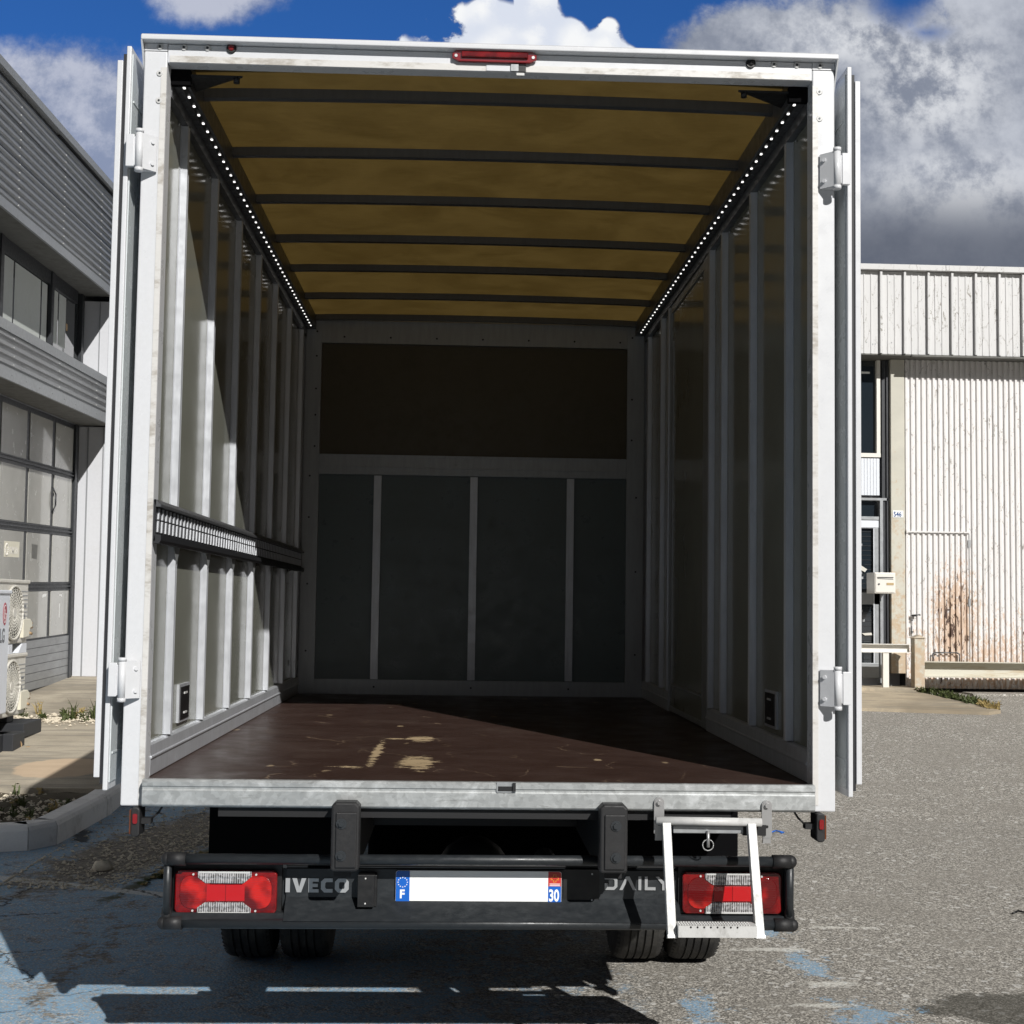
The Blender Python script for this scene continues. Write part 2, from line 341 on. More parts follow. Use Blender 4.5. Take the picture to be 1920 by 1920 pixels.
M['wall_pale'] = mat('pale_grey_wall', (.56, .57, .60), .7, 0, dirt(.12, 1.5, .85, 30, .03))
M['frame_dark'] = mat('anthracite_frame', (.035, .038, .043), .45, .2, dirt(.2, 6, 1.6, 60, .02))
M['soffit'] = mat('soffit_sheet', (.13, .13, .12), .7, 0, dirt(.4, 2, .5, 40, .02))
def frosted(g, b, base):
    p = g.obj(); n = g.noise(p, 1.5, 4, .5); n2 = g.noise(p, 9, 5, .6)
    g.put(b.inputs['Base Color'], g.mix(n, (.30, .30, .275), (.47, .46, .42)))
    g.put(b.inputs['Roughness'], g.lin(n2, .3, .7, .12, .3))
M['frost'] = mat('dusty_door_pane', (.35, .35, .33), .2, 0, frosted, coat=.6)
M['glass_dark'] = mat('dark_window_glass', (.014, .020, .026), .04, 0, None, spec=.9, coat=1.0)
M['glass_band'] = mat('upper_window_glass', (.02, .024, .024), .03, 0, None, spec=.9, coat=1.0)
M['reflected_pale'] = mat('pale_reflection', (.52, .55, .53), .8, 0, dirt(.2, 2, .8, 30, 0))  # flat pale colour for the wall reflected in the upper windows
def peel(base=(.72, .71, .69), rust=True, dens=.5):
    def f(g, b, _):
        p = g.obj(); x, y, z = g.xyz(p)
        n = g.noise(g.vm('MULTIPLY', p, (1, 1, .30)), 7, 9, .75, .8); n2 = g.noise(p, 2, 6, .6); n3 = g.noise(g.vm('MULTIPLY', p, (1, 1, .4)), 24, 6, .75, 1.2)
        c = g.mix(n2, tuple(t*.88 for t in base), base)
        ch = g.voro(g.vm('ADD', g.vm('MULTIPLY', p, (1, 1, .22)), g.comb(g.mul(n3, .10), 0, g.mul(n, .06))), 15, feature='DISTANCE_TO_EDGE')
        fl = g.mul(g.ss(ch, .022, .006), g.ss(g.add(n, g.mul(n2, .3)), .60, .74))
        c = g.mix(g.mul(fl, dens*1.5), c, (.24, .225, .20))
        c = g.mix(g.mul(g.ss(n3, .62, .76), .25), c, (.55, .50, .43))
        if rust:
            k = g.add(g.ell(x, z, 6.02, .75, .75, 1.5), 0)
            kk = g.mx(g.ell(x, z, 6.0, 1.30, .42, 1.0), g.mul(.6, g.ell(x, z, 6.4, .8, 1.9, .8)))
            r1 = g.ss(g.add(kk, g.mul(g.sub(n3, .5), 3.4)), .24, .58)
            c = g.mix(g.mul(r1, .65), c, (.50, .30, .15))
            r2_ = g.ss(g.add(g.mx(g.ell(x, z, 5.98, 1.30, .30, .85), g.mx(g.mul(.7, g.ell(x, z, 6.9, .9, .12, .35)), g.mul(.75, g.ell(x, z, 5.55, .95, .1, .3)))), g.mul(g.sub(g.noise(g.vm('MULTIPLY', p, (1, 1, .30)), 24, 6, .7, .6), .5), 7.0)), .86, 1.0)
            c = g.mix(r2_, c, (.06, .03, .02))
            lo = g.ss(g.add(g.mul(g.sub(1.0, z), .4), g.mul(g.sub(n3, .5), 2.2)), .30, .6)
            c = g.mix(g.mul(lo, .45), c, (.46, .33, .21))
        g.put(b.inputs['Base Color'], c); g.put(b.inputs['Normal'], g.bump(g.add(fl, n3), .15, .005))
    return f
M['gate'] = mat('peeling_painted_sheet', (.74, .73, .71), .6, 0, peel((.73, .715, .705), True, .8))
M['beam'] = mat('cream_beam_paint', (.56, .54, .46), .6, 0, dirt(.5, 4, .7, 40, .05, (.4, 1, 3), (1.05, .85, .62)))
M['parapet'] = mat('peeling_parapet_sheet', (.7, .7, .68), .55, 0, peel((.61, .61, .61), False, .9))
def rustwall(g, b, base):
    p = g.obj(); n = g.noise(p, 3, 8, .7, .5); n2 = g.noise(p, 14, 7, .72); x, y, z = g.xyz(p)
    c = g.mix(n, (.42, .41, .36), (.62, .60, .52))
    k = g.ss(g.add(g.mul(g.sub(2.7, z), .24), g.mul(g.sub(n2, .5), 3.0)), .05, .6)
    c = g.mix(g.mul(k, .6), c, (.47, .31, .17))
    c = g.mix(g.mul(g.ss(n2, .62, .74), g.ss(z, 1.9, 1.2)), c, (.22, .09, .03))
    g.put(b.inputs['Base Color'], c); g.put(b.inputs['Normal'], g.bump(n2, .2, .006))
M['pillar'] = mat('rust_stained_render', (.6, .58, .52), .85, 0, rustwall)
M['alu_door'] = mat('anodised_door_frame', (.34, .355, .37), .4, .4, dirt(.15, 3, .7, 40, .02))
M['slat_dark'] = mat('roller_slats', (.03, .032, .035), .35, .2)
M['ac'] = mat('air_conditioner_casing', (.62, .60, .54), .5, 0, dirt(.25, 4, .7, 40, .02))
M['ac_white'] = mat('white_unit_casing', (.66, .69, .74), .45)
M['beige'] = mat('beige_plastic', (.70, .67, .55), .5)
M['brand_red'] = mat('badge_red', (.36, .035, .06), .5)
M['grey_txt'] = mat('grey_print', (.12, .13, .14), .5)
M['mailbox'] = mat('cream_enamel', (.72, .70, .65), .4)
M['tan'] = mat('tan_label', (.45, .33, .17), .5)
M['sign_blue'] = mat('sign_blue', (.02, .07, .22), .5)
M['seal'] = mat('black_seal', (.012, .013, .016), .6)
M['moss_wood'] = mat('brown_cardboard', (.45, .30, .16), .7)
M['foot'] = mat('black_foot_block', (.02, .022, .026), .6)

# ---------------------------------------------------------------- mesh helpers
C = scene.collection
class MB:
    def __init__(s): s.v = []; s.f = []; s.mi = []; s.sm = []
    def addf(s, vs, fs, m=0, smooth=False):
        o = len(s.v); s.v += [tuple(v) for v in vs]
        for f in fs: s.f.append(tuple(i+o for i in f)); s.mi.append(m); s.sm.append(smooth)
        return s
    def box(s, x0, x1, y0, y1, z0, z1, m=0):
        vs = [(x, y, z) for x in (x0, x1) for y in (y0, y1) for z in (z0, z1)]
        return s.addf(vs, [(0, 1, 3, 2), (4, 6, 7, 5), (0, 4, 5, 1), (2, 3, 7, 6), (0, 2, 6, 4), (1, 5, 7, 3)], m)
    def prism(s, pts, axis, a, b, m=0, smooth=False):
        """pts: 2D polygon; axis 'x': pts are (y,z), 'y': (x,z), 'z': (x,y)"""
        def mk(p, t): return {'x': (t, p[0], p[1]), 'y': (p[0], t, p[1]), 'z': (p[0], p[1], t)}[axis]
        n = len(pts); vs = [mk(p, a) for p in pts]+[mk(p, b) for p in pts]
        fs = [tuple(range(n)), tuple(range(2*n-1, n-1, -1))]
        o = len(s.v); s.v += vs
        for f in fs: s.f.append(tuple(i+o for i in f)); s.mi.append(m); s.sm.append(False)
        for i in range(n):
            s.f.append((i+o, i+n+o, (i+1) % n+n+o, (i+1) % n+o)); s.mi.append(m); s.sm.append(smooth)
        return s
    def sheet(s, pts, axis, a, b, m=0):
        """open profile swept along an axis (thin double-sided sheet)"""
        def mk(p, t): return {'x': (t, p[0], p[1]), 'y': (p[0], t, p[1]), 'z': (p[0], p[1], t)}[axis]
        n = len(pts); vs = [mk(p, a) for p in pts]+[mk(p, b) for p in pts]
        return s.addf(vs, [(i, i+1, i+1+n, i+n) for i in range(n-1)], m)
    def cyl(s, p0, p1, r, n=16, m=0, r1=None, smooth=True, caps=True):
        p0 = Vector(p0); p1 = Vector(p1); r1 = r if r1 is None else r1
        ax = (p1-p0).normalized(); t = ax.orthogonal().normalized(); b = ax.cross(t)
        vs = []
        for p, rr in ((p0, r), (p1, r1)):
            for i in range(n):
                a = 2*PI*i/n; vs.append(p+t*rr*math.cos(a)+b*rr*math.sin(a))
        o = len(s.v); s.v += [tuple(v) for v in vs]
        for i in range(n): s.f.append((o+i, o+(i+1) % n, o+n+(i+1) % n, o+n+i)); s.mi.append(m); s.sm.append(smooth)
        if caps:
            s.f.append(tuple(o+i for i in range(n-1, -1, -1))); s.mi.append(m); s.sm.append(False)
            s.f.append(tuple(o+n+i for i in range(n))); s.mi.append(m); s.sm.append(False)
        return s
    def tube(s, path, r, n=12, m=0):
        for a, b in zip(path[:-1], path[1:]): s.cyl(a, b, r, n, m)
        for p in path[1:-1]: s.ball(p, r, m=m)
        return s
    def ball(s, c, r, n=12, k=8, m=0, sc=(1, 1, 1)):
        vs = []; fs = []
        for j in range(k+1):
            th = PI*j/k
            for i in range(n):
                a = 2*PI*i/n; vs.append((c[0]+r*sc[0]*math.sin(th)*math.cos(a), c[1]+r*sc[1]*math.sin(th)*math.sin(a), c[2]+r*sc[2]*math.cos(th)))
        for j in range(k):
            for i in range(n): fs.append((j*n+i, (j+1)*n+i, (j+1)*n+(i+1) % n, j*n+(i+1) % n))
        return s.addf(vs, fs, m, True)
    def lathe_x(s, prof, cx, cyy, cz, n=48, m=0):
        """prof: (x offset, radius) rings about an axis parallel to x"""
        vs = []; fs = []; k = len(prof)
        for i in range(n):
            a = 2*PI*i/n
            for (dx, r) in prof: vs.append((cx+dx, cyy+r*math.cos(a), cz+r*math.sin(a)))
        for i in range(n):
            for j in range(k-1):
                fs.append((i*k+j, i*k+j+1, ((i+1) % n)*k+j+1, ((i+1) % n)*k+j))
        return s.addf(vs, fs, m, False)

def rounded(x0, x1, z0, z1, r, n=5):
    pts = []
    for cx, cz, a0 in ((x1-r, z1-r, 0), (x0+r, z1-r, 90), (x0+r, z0+r, 180), (x1-r, z0+r, 270)):
        for i in range(n+1):
            a = math.radians(a0+90*i/n); pts.append((cx+r*math.cos(a), cz+r*math.sin(a)))
    return pts

def link(name, mb, mats, parent=None, bevel=0, label=None, seg=2):
    me = bpy.data.meshes.new(name); me.from_pydata(mb.v, [], mb.f)
    if not isinstance(mats, (list, tuple)): mats = [mats]
    for m in mats: me.materials.append(M[m] if isinstance(m, str) else m)
    me.polygons.foreach_set('material_index', mb.mi); me.polygons.foreach_set('use_smooth', mb.sm)
    bm = bmesh.new(); bm.from_mesh(me); bmesh.ops.recalc_face_normals(bm, faces=bm.faces); bm.to_mesh(me); bm.free()
    me.update()
    o = bpy.data.objects.new(name, me); C.objects.link(o)
    if parent is not None:
        o.parent = parent
        base = parent
        while base.parent is not None: base = base.parent
        if parent is base: o.location = -Vector(base.location)
    if bevel:
        md = o.modifiers.new('bevel', 'BEVEL'); md.width = bevel; md.segments = seg; md.limit_method = 'ANGLE'; md.angle_limit = math.radians(50)
        md.harden_normals = False
    if label: o['label'] = label
    return o
def root(name, label, cat, loc=(0, 0, 0), group=None, rot=(0, 0, 0)):
    o = bpy.data.objects.new(name, None); C.objects.link(o); o.location = loc; o.rotation_euler = rot
    o['label'] = label; o['category'] = cat; o.empty_display_size = .1
    if group: o['group'] = group
    return o
def tag(o, label, cat, group=None):
    o['label'] = label; o['category'] = cat
    if group: o['group'] = group
    return o
def structure(name, mb, mats, **kw):
    o = link(name, mb, mats, **kw); o['kind'] = 'structure'; return o

def text_mb(body, size, origin, right, upv, depth=.002, m=0, mb=None, xscale=1., bold=0., spacing=1.):
    cu = bpy.data.curves.new('t', 'FONT'); cu.body = body; cu.size = size; cu.extrude = depth/2; cu.offset = bold; cu.space_character = spacing
    cu.resolution_u = 4
    o = bpy.data.objects.new('t', cu); C.objects.link(o)
    dg = bpy.context.evaluated_depsgraph_get(); me = bpy.data.meshes.new_from_object(o.evaluated_get(dg))
    right = Vector(right).normalized(); upv = Vector(upv).normalized(); nrm = right.cross(upv)
    mb = mb or MB(); org = Vector(origin)
    xs = [v.co.x for v in me.vertices]; x0 = min(xs) if xs else 0
    mb.addf([org+right*((v.co.x-x0)*xscale)+upv*v.co.y+nrm*v.co.z for v in me.vertices], [tuple(p.vertices) for p in me.polygons], m)
    mb.text_width = (max(xs)-x0)*xscale if xs else 0
    bpy.data.objects.remove(o); bpy.data.curves.remove(cu); bpy.data.meshes.remove(me)
    return mb
# ================================================================ ground
def gz(y):
    if y <= 5.5: return 0.0
    if y >= 12: return 0.5
    return .5*(y-5.5)/6.5
def strip_mesh(x0, x1, ys, zf, dz=0.0):
    mb = MB(); vs = []
    for y in ys: vs += [(x0, y, zf(y)+dz), (x1, y, zf(y)+dz)]
    return mb.addf(vs, [(2*i, 2*i+1, 2*i+3, 2*i+2) for i in range(len(ys)-1)])
ys = [-400, -60, -20, -6, -2, 0, 1, 2, 3, 3.5, 4.5, 5.5, 6.5, 7.5, 8.5, 9.5, 10.5, 11.2, 12, 14, 20, 60, 600]
mbg = MB(); xs = [-400, -40, -12, -6, -4, -3, -2, -1, 0, 1, 2, 3, 4, 6, 9, 14, 40, 400]
vs = [(x, y, gz(y)) for y in ys for x in xs]; nx = len(xs)
mbg.addf(vs, [(j*nx+i, j*nx+i+1, (j+1)*nx+i+1, (j+1)*nx+i) for j in range(len(ys)-1) for i in range(nx-1)])
structure('ground', mbg, 'asphalt')

# pavement in front of the left building, raised behind a kerb
def pz(y):
    if y < 7.3: return .15+.02*(y-5)
    return .29+.058*(y-7.35)
mb = MB()
mb.prism([(5.62, -.1), (5.62, pz(5.62)), (7.3, pz(7.3)), (7.3, -.1)], 'x', -30, -2.52)
structure('pavement', mb, 'concrete')
mb = MB(); prof = [(7.302, -.1), (7.302, .287), (7.36, .297)]+[(y, pz(y)) for y in (8, 9, 10, 11, 12, 13, 24)]+[(24, -.1)]
mb.prism(prof, 'x', -30, -2.5)
structure('pavement', mb, 'concrete')
# planting bed behind the kerb
mb = MB(); n = 26
vs = []
for j in range(14):
    for i in range(n):
        x = -7.5+(-2.6+7.5)*i/(n-1); y = 4.15+(5.62-4.15)*j/13
        vs.append((x, y, .125+.022*math.sin(x*5.3+y*3)*math.cos(y*7-x*2)+random.uniform(-.012, .012)))
mb.addf(vs, [(j*n+i, j*n+i+1, (j+1)*n+i+1, (j+1)*n+i) for j in range(13) for i in range(n-1)], 0, True)
structure('soil_bed', mb, 'soil')
# kerb stones following the corner
path = [(-7.5, 3.88), (-6.5, 3.89), (-5.5, 3.90), (-4.5, 3.92), (-3.62, 3.96), (-2.80, 4.02), (-2.60, 4.10), (-2.49, 4.30), (-2.47, 5.42), (-2.46, 6.4), (-2.46, 7.4), (-2.45, 8.4)]
def kerb_piece(a, b, shrink=.006):
    a = Vector((*a, 0)); b = Vector((*b, 0)); d = (b-a).normalized(); nrm = Vector((-d.y, d.x, 0))
    a = a+d*shrink; b = b-d*shrink
    za = .15 if a.y < 5.6 else pz(a.y)+.012; zb = .15 if b.y < 5.6 else pz(b.y)+.012
    mb = MB(); vs = []
    for p, zt in ((a, za), (b, zb)):
        for off, z in ((0, -.1), (0, zt-.035), (.012, zt-.012), (.035, zt), (.14, zt), (.14, -.1)):
            q = p+nrm*off; vs.append((q.x, q.y, z))
    fs = [(i, i+1, i+7, i+6) for i in range(5)]+[(5, 0, 6, 11), (0, 5, 4, 3, 2, 1), (6, 7, 8, 9, 10, 11)]
    return mb.addf(vs, fs)
for i in range(len(path)-1):
    structure('kerb', kerb_piece(path[i], path[i+1]), 'kerb')
# pitted concrete apron by the right building
mb = MB(); ap = [(1.5, 10.9), (3.0, 10.85), (4.55, 10.6), (5.62, 10.45), (5.80, 10.58), (5.36, 11.95), (1.5, 11.95)]
mb.addf([(x, y, gz(y)+.035) for x, y in ap]+[(x, y, gz(y)-.05) for x, y in ap], [tuple(range(7))]+[(i, (i+1) % 7, (i+1) % 7+7, i+7) for i in range(7)])
structure('concrete_apron', mb, 'concrete_apron')
mb = MB(); mb.box(1.5, 5.36, 11.95, 12.45, .3, gz(12)+.075); structure('doorstep', mb, 'concrete_apron', bevel=.01)

# loose stones: countless chips
def stones(n, fn, smin, smax):
    mb = MB()
    for _ in range(n):
        x, y, z = fn(); s = random.uniform(smin, smax)*random.choice((.5, .7, 1, 1)); a = random.uniform(0, PI)
        pts = []
        for (dx, dy, dz) in ((1, 0, 0), (0, 1, 0), (-1, 0, 0), (0, -1, 0), (0, 0, .7), (0, 0, -.5)):
            k = s*random.uniform(.7, 1.2); rx = dx*math.cos(a)-dy*math.sin(a)*.8; ry = dx*math.sin(a)+dy*math.cos(a)*.8
            pts.append((x+rx*k, y+ry*k, z+dz*k*.8+s*.2))
        mb.addf(pts, [(0, 1, 4), (1, 2, 4), (2, 3, 4), (3, 0, 4), (1, 0, 5), (2, 1, 5), (3, 2, 5), (0, 3, 5)])
    return mb
def f1():
    t = random.random(); y = 3.0+3.2*random.random()**1.1; xr = -1.62+.22*(y-4)
    x = xr-.75*abs(random.gauss(0, .55)); x = max(x, -2.44)
    return (x, y, gz(y))
o = link('gravel', stones(2400, f1, .006, .018), 'stone'); o['label'] = 'loose stone chips gathered along the kerb beside the truck'; o['category'] = 'gravel'; o['kind'] = 'stuff'
def f2():
    x = random.uniform(-5, -2.62); y = random.uniform(4.18, 5.58); return (x, y, .125)
o = link('gravel', stones(2600, f2, .008, .024), 'stone'); o['label'] = 'stone chips strewn over the soil bed behind the kerb'; o['category'] = 'gravel'; o['kind'] = 'stuff'
def f3():
    x = random.uniform(-4.4, -2.6); y = 8.75+random.gauss(0, .16); return (x, y, pz(y)+.002)
o = link('gravel', stones(1100, f3, .008, .026), 'stone'); o['label'] = 'pale gravel in the weedy joint of the left pavement'; o['category'] = 'gravel'; o['kind'] = 'stuff'
mb = MB()
mb.ball((-2.02, 3.50, .02), .052, 7, 5, sc=(1.2, .8, .7)); 
for i in range(len(mb.v)):
    v = mb.v[i]; mb.v[i] = (v[0]+random.uniform(-.012, .012), v[1]+random.uniform(-.012, .012), v[2]+random.uniform(-.01, .01))
tag(link('stone', mb, 'stone'), 'fist-sized pale broken stone on the blue paint near the kerb corner', 'stone')

# weeds
def blades(mb, x, y, z, h, n, spread, m=0, w=.006):
    for _ in range(n):
        a = random.uniform(0, 2*PI); l = h*random.uniform(.4, 1.1); dx = math.cos(a)*spread*random.random(); dy = math.sin(a)*spread*random.random()
        bx = x+random.gauss(0, spread*.3); by = y+random.gauss(0, spread*.3); b = random.uniform(0, PI)
        wx = math.cos(b)*w; wy = math.sin(b)*w
        p0 = (bx-wx, by-wy, z); p1 = (bx+wx, by+wy, z); mx_ = (bx+dx*.5, by+dy*.5, z+l*.65); tp = (bx+dx*1.4, by+dy*1.4, z+l)
        mb.addf([p0, p1, (mx_[0]+wx*1.3, mx_[1]+wy*1.3, mx_[2]), tp, (mx_[0]-wx*1.3, mx_[1]-wy*1.3, mx_[2])], [(0, 1, 2, 4), (4, 2, 3)], m)
        if random.random() < .8:
            for q in range(3):
                t = random.random(); lx = bx+dx*t; ly = by+dy*t; lz = z+l*t*.9; s = .018*random.uniform(.5, 1.2); aa = random.uniform(0, 2*PI)
                mb.addf([(lx, ly, lz), (lx+s*math.cos(aa), ly+s*math.sin(aa), lz+s*.5), (lx+s*1.6*math.cos(aa+.5), ly+s*1.6*math.sin(aa+.5), lz+s*.2), (lx+s*math.cos(aa+1), ly+s*math.sin(aa+1), lz-s*.1)], [(0, 1, 2, 3)], m)
mb = MB()
for _ in range(46):
    x = random.uniform(-4.25, -2.6); y = 8.85+random.gauss(0, .13); blades(mb, x, y, pz(y), random.choice((.06, .09, .13, .19)), 9, .05, random.choice((0, 0, 0, 1)), .005)
o = link('weeds', mb, ['weed', 'weed_dry']); o['label'] = 'scrubby weeds growing from a joint in the left pavement'; o['category'] = 'weeds'; o['kind'] = 'stuff'
mb = MB()
for _ in range(40):
    t = random.random(); x = 5.42+.40*t+random.gauss(0, .04); y = 12.0-1.3*t; blades(mb, x, y, gz(y), .11, 12, .07, 0 if t < .8 else 1, .007)
o = link('weeds', mb, ['weed', 'weed_dry']); o['label'] = 'green weeds along the slanting edge of the right concrete apron'; o['category'] = 'weeds'; o['kind'] = 'stuff'
mb = MB()
for _ in range(70):
    y = random.uniform(4.2, 5.6); blades(mb, random.uniform(-4.6, -2.65), y, .125, random.choice((.03, .05, .08)), 6, .04, random.choice((0, 0, 1)), .005)
for _ in range(60):
    y = random.uniform(3.1, 6.4); blades(mb, -1.60+.20*(y-3.7)+random.gauss(0, .04), y, gz(y), .012, 6, .02, random.choice((0, 1)), .003)
o = link('weeds', mb, ['weed', 'weed_dry']); o['label'] = 'low weeds and moss in the soil bed and the sunken strip'; o['category'] = 'weeds'; o['kind'] = 'stuff'
mb = MB()
for i in range(5):
    a = i*2*PI/5+.3; mb.addf([(-3.62, 7.22, .25), (-3.62+.045*math.cos(a-.25), 7.2, .26+.045*math.sin(a-.25)), (-3.62+.085*math.cos(a), 7.19, .27+.06*math.sin(a)), (-3.62+.045*math.cos(a+.25), 7.2, .26+.045*math.sin(a+.25))], [(0, 1, 2, 3)])
mb.addf([(-3.624, 7.2, .27), (-3.616, 7.2, .27), (-3.616, 7.19, .20), (-3.624, 7.19, .20)], [(0, 1, 2, 3)])
tag(link('dead_leaf', mb, 'moss_wood'), 'small dark dead leaf lying against the low concrete step', 'leaf')

# ================================================================ the truck
TL = (0, 2.0, 0)
truck = root('box_truck', 'white box truck seen from behind, rear doors folded open, load bed empty', 'truck', TL)
def T(name, mb, mats, parent=None, **kw): return link(name, mb, mats, parent or truck, **kw)
def TS(name, mb, mats, parent, **kw): return link(name, mb, mats, parent, **kw)
ZF = .944
# rear frame
for s in (-1, 1):
    mb = MB(); a, b = sorted((s*1.028, s*1.1)); mb.box(a, b, 0, .07, .865, 3.222)
    post = T('rear_post', mb, 'white', bevel=.004)
    mb = MB()
    a, b = sorted((s*1.0283, s*1.046)); mb.box(a, b, -.0022, .001, .885, 3.17)
    TS('worn_edge', mb, 'white_dirty', post)
    for z in (3.150, 3.062):
        mb = MB(); mb.cyl((s*1.050, .001, z), (s*1.050, -.004, z), .0115, 20, 0, .0085); mb.cyl((s*1.050, -.0035, z), (s*1.050, -.0052, z), .0035, 8, 1)
        TS('rivet', mb, ['alu_white', 'bolt_dark'], post)
mb = MB(); mb.box(-1.0275, 1.0275, .0005, .055, 3.186, 3.246); header = T('header', mb, 'white', bevel=.003)
mb = MB(); mb.box(-1.02, 1.02, -.0018, .002, 3.1875, 3.2085); TS('worn_edge', mb, 'white_dirty', header)
for s in (-1, 1):
    mb = MB(); a, b = sorted((s*1.0285, s*1.1)); mb.box(a, b, .0, .07, 3.2235, 3.246); TS('corner_cap', mb, 'white', header)
    for x in (1.052, .977, .903):
        mb = MB(); mb.cyl((s*x, .001, 3.236), (s*x, -.004, 3.236), .0115, 20, 0, .0085); mb.cyl((s*x, -.0035, 3.236), (s*x, -.0055, 3.236), .004, 8, 1)
        TS('rivet', mb, ['alu_white', 'bolt_dark'], header)
    mb = MB(); mb.cyl((s*.828, .001, 3.237), (s*.828, -.006, 3.237), .0165, 20, 0, .015); mb.ball((s*.828, -.006, 3.237), .010, 12, 8, 1, sc=(1, .6, 1))
    TS('marker_light', mb, ['black', 'red_dark' if s < 0 else 'black'], header)
# striker plates of the door lock in header
mb = MB(); mb.box(-.02, .058, -.0045, .002, 3.188, 3.209, 0); mb.box(.058, .082, -.010, .002, 3.187, 3.2095, 1); mb.box(.083, .106, -.006, .002, 3.187, 3.2095, 2); mb.box(.076, .101, -.013, -.004, 3.172, 3.180, 3)
TS('lock_striker', mb, ['white', 'alu_mid', 'black', 'alu_white'], header)
# top visor with side cheeks
mb = MB(); mb.prism([(-.032, 3.2475), (-.032, 3.262), (-.024, 3.268), (.12, 3.268), (.12, 3.2475)], 'x', -1.106, 1.106)
visor = T('roof_visor', mb, 'white', bevel=.003)
for s in (-1, 1):
    mb = MB(); a, b = sorted((s*1.1015, s*1.106)); mb.prism([(-.03, 3.247), (.09, 3.247), (.09, 3.10), (.06, 3.10)], 'x', a, b); TS('side_cheek', mb, 'white', visor)
# central high brake light
mb = MB(); mb.prism([(-.129, 3.222), (-.129, 3.238), (-.115, 3.249), (.125, 3.249), (.139, 3.238), (.139, 3.222), (.118, 3.212), (-.108, 3.212)], 'y', -.004, -.016)
bl = T('brake_light', mb, 'red_dark', bevel=.002)
mb = MB(); mb.box(-.100, .112, -.026, -.014, 3.224, 3.2415); TS('lens', mb, 'red', bl, bevel=.003)
for x in (-.117, .128):
    mb = MB(); mb.cyl((x, -.014, 3.229), (x, -.019, 3.229), .005, 10); TS('screw', mb, 'bolt', bl)

# box shell
for s in (-1, 1):
    mb = MB(); a, b = sorted((s*1.062, s*1.094)); mb.box(a, b, .071, 4.12, .86, 3.245); T('outer_skin', mb, 'white')
mb = MB(); n = 12
xs2 = [-1.061+2.122*i/n for i in range(n+1)]; za = lambda x: 3.224+.012*(1-(x/1.06)**2)
mb.sheet([(x, za(x)) for x in xs2], 'y', .056, 4.12)
T('roof_skin', mb, 'fibre')
BOWY = [.347, .951, 1.565, 2.207, 2.786, 3.434, 4.02]
for k in range(7):
    y = BOWY[k]-.034; mb = MB()
    top = [(x, za(x)-.001) for x in xs2]; bot = [(x, za(x)-.034) for x in reversed(xs2)]
    mb.prism([(max(-.973, min(.973, p[0])), p[1]) for p in top+bot], 'y', y, y+.034)
    T('roof_bow', mb, 'alu_dark')
mb = MB(); mb.box(-1.06, 1.06, 4.095, 4.12, .86, 3.235); T('front_skin', mb, 'white')
# inside front wall
mb = MB(); mb.box(-.935, .925, 4.066, 4.094, 2.385, 3.062); T('upper_front_panel', mb, 'fibre_dark')
mb = MB(); mb.box(-.935, .925, 4.062, 4.094, 1.034, 2.262); T('lower_front_panel', mb, 'panel_front')
def rivrow(mb, pts, r=.006):
    for x, z in pts: mb.cyl((x, 4.0455, z), (x, 4.042, z), r, 8, 1)
mb = MB()
mb.box(-1.03, -.936, 4.045, 4.094, .945, 3.2); mb.box(.926, 1.03, 4.045, 4.094, .945, 3.2)
mb.box(-.9355, .9255, 4.047, 4.094, 3.063, 3.2); mb.box(-.9355, .9255, 4.047, 4.094, 2.263, 2.384); mb.box(-.9355, .9255, 4.047, 4.094, .945, 1.033)
mb.box(-.9355, .9255, 4.041, 4.048, 2.268, 2.281); mb.box(-.9355, .9255, 4.041, 4.048, 2.305, 2.312); mb.box(-.9355, .9255, 4.041, 4.048, 2.374, 2.384)
rivrow(mb, [(-.965, z) for z in (3.13, 2.98, 2.78, 2.62, 2.43)]+[(.955, z) for z in (3.13, 2.75, 2.5)]+[(-.8+.28*i, 3.1) for i in range(7)]+[(-.99, z) for z in (1.2, 1.6, 2.0, 2.25)]+[(.985, z) for z in (1.2, 1.7, 2.15)]+[(x, 2.275) for x in (-.58, 0, .585)]+[(x, .99) for x in (-.58, 0, .585)])
T('front_frame', mb, ['alu_mid', 'black'])
for x in (-.58, .0, .585):
    mb = MB(); mb.box(x-.022, x+.022, 4.036, 4.0615, 1.036, 2.258); mb.box(x-.0225, x-.010, 4.031, 4.037, 1.04, 2.256); T('front_stud', mb, 'alu')
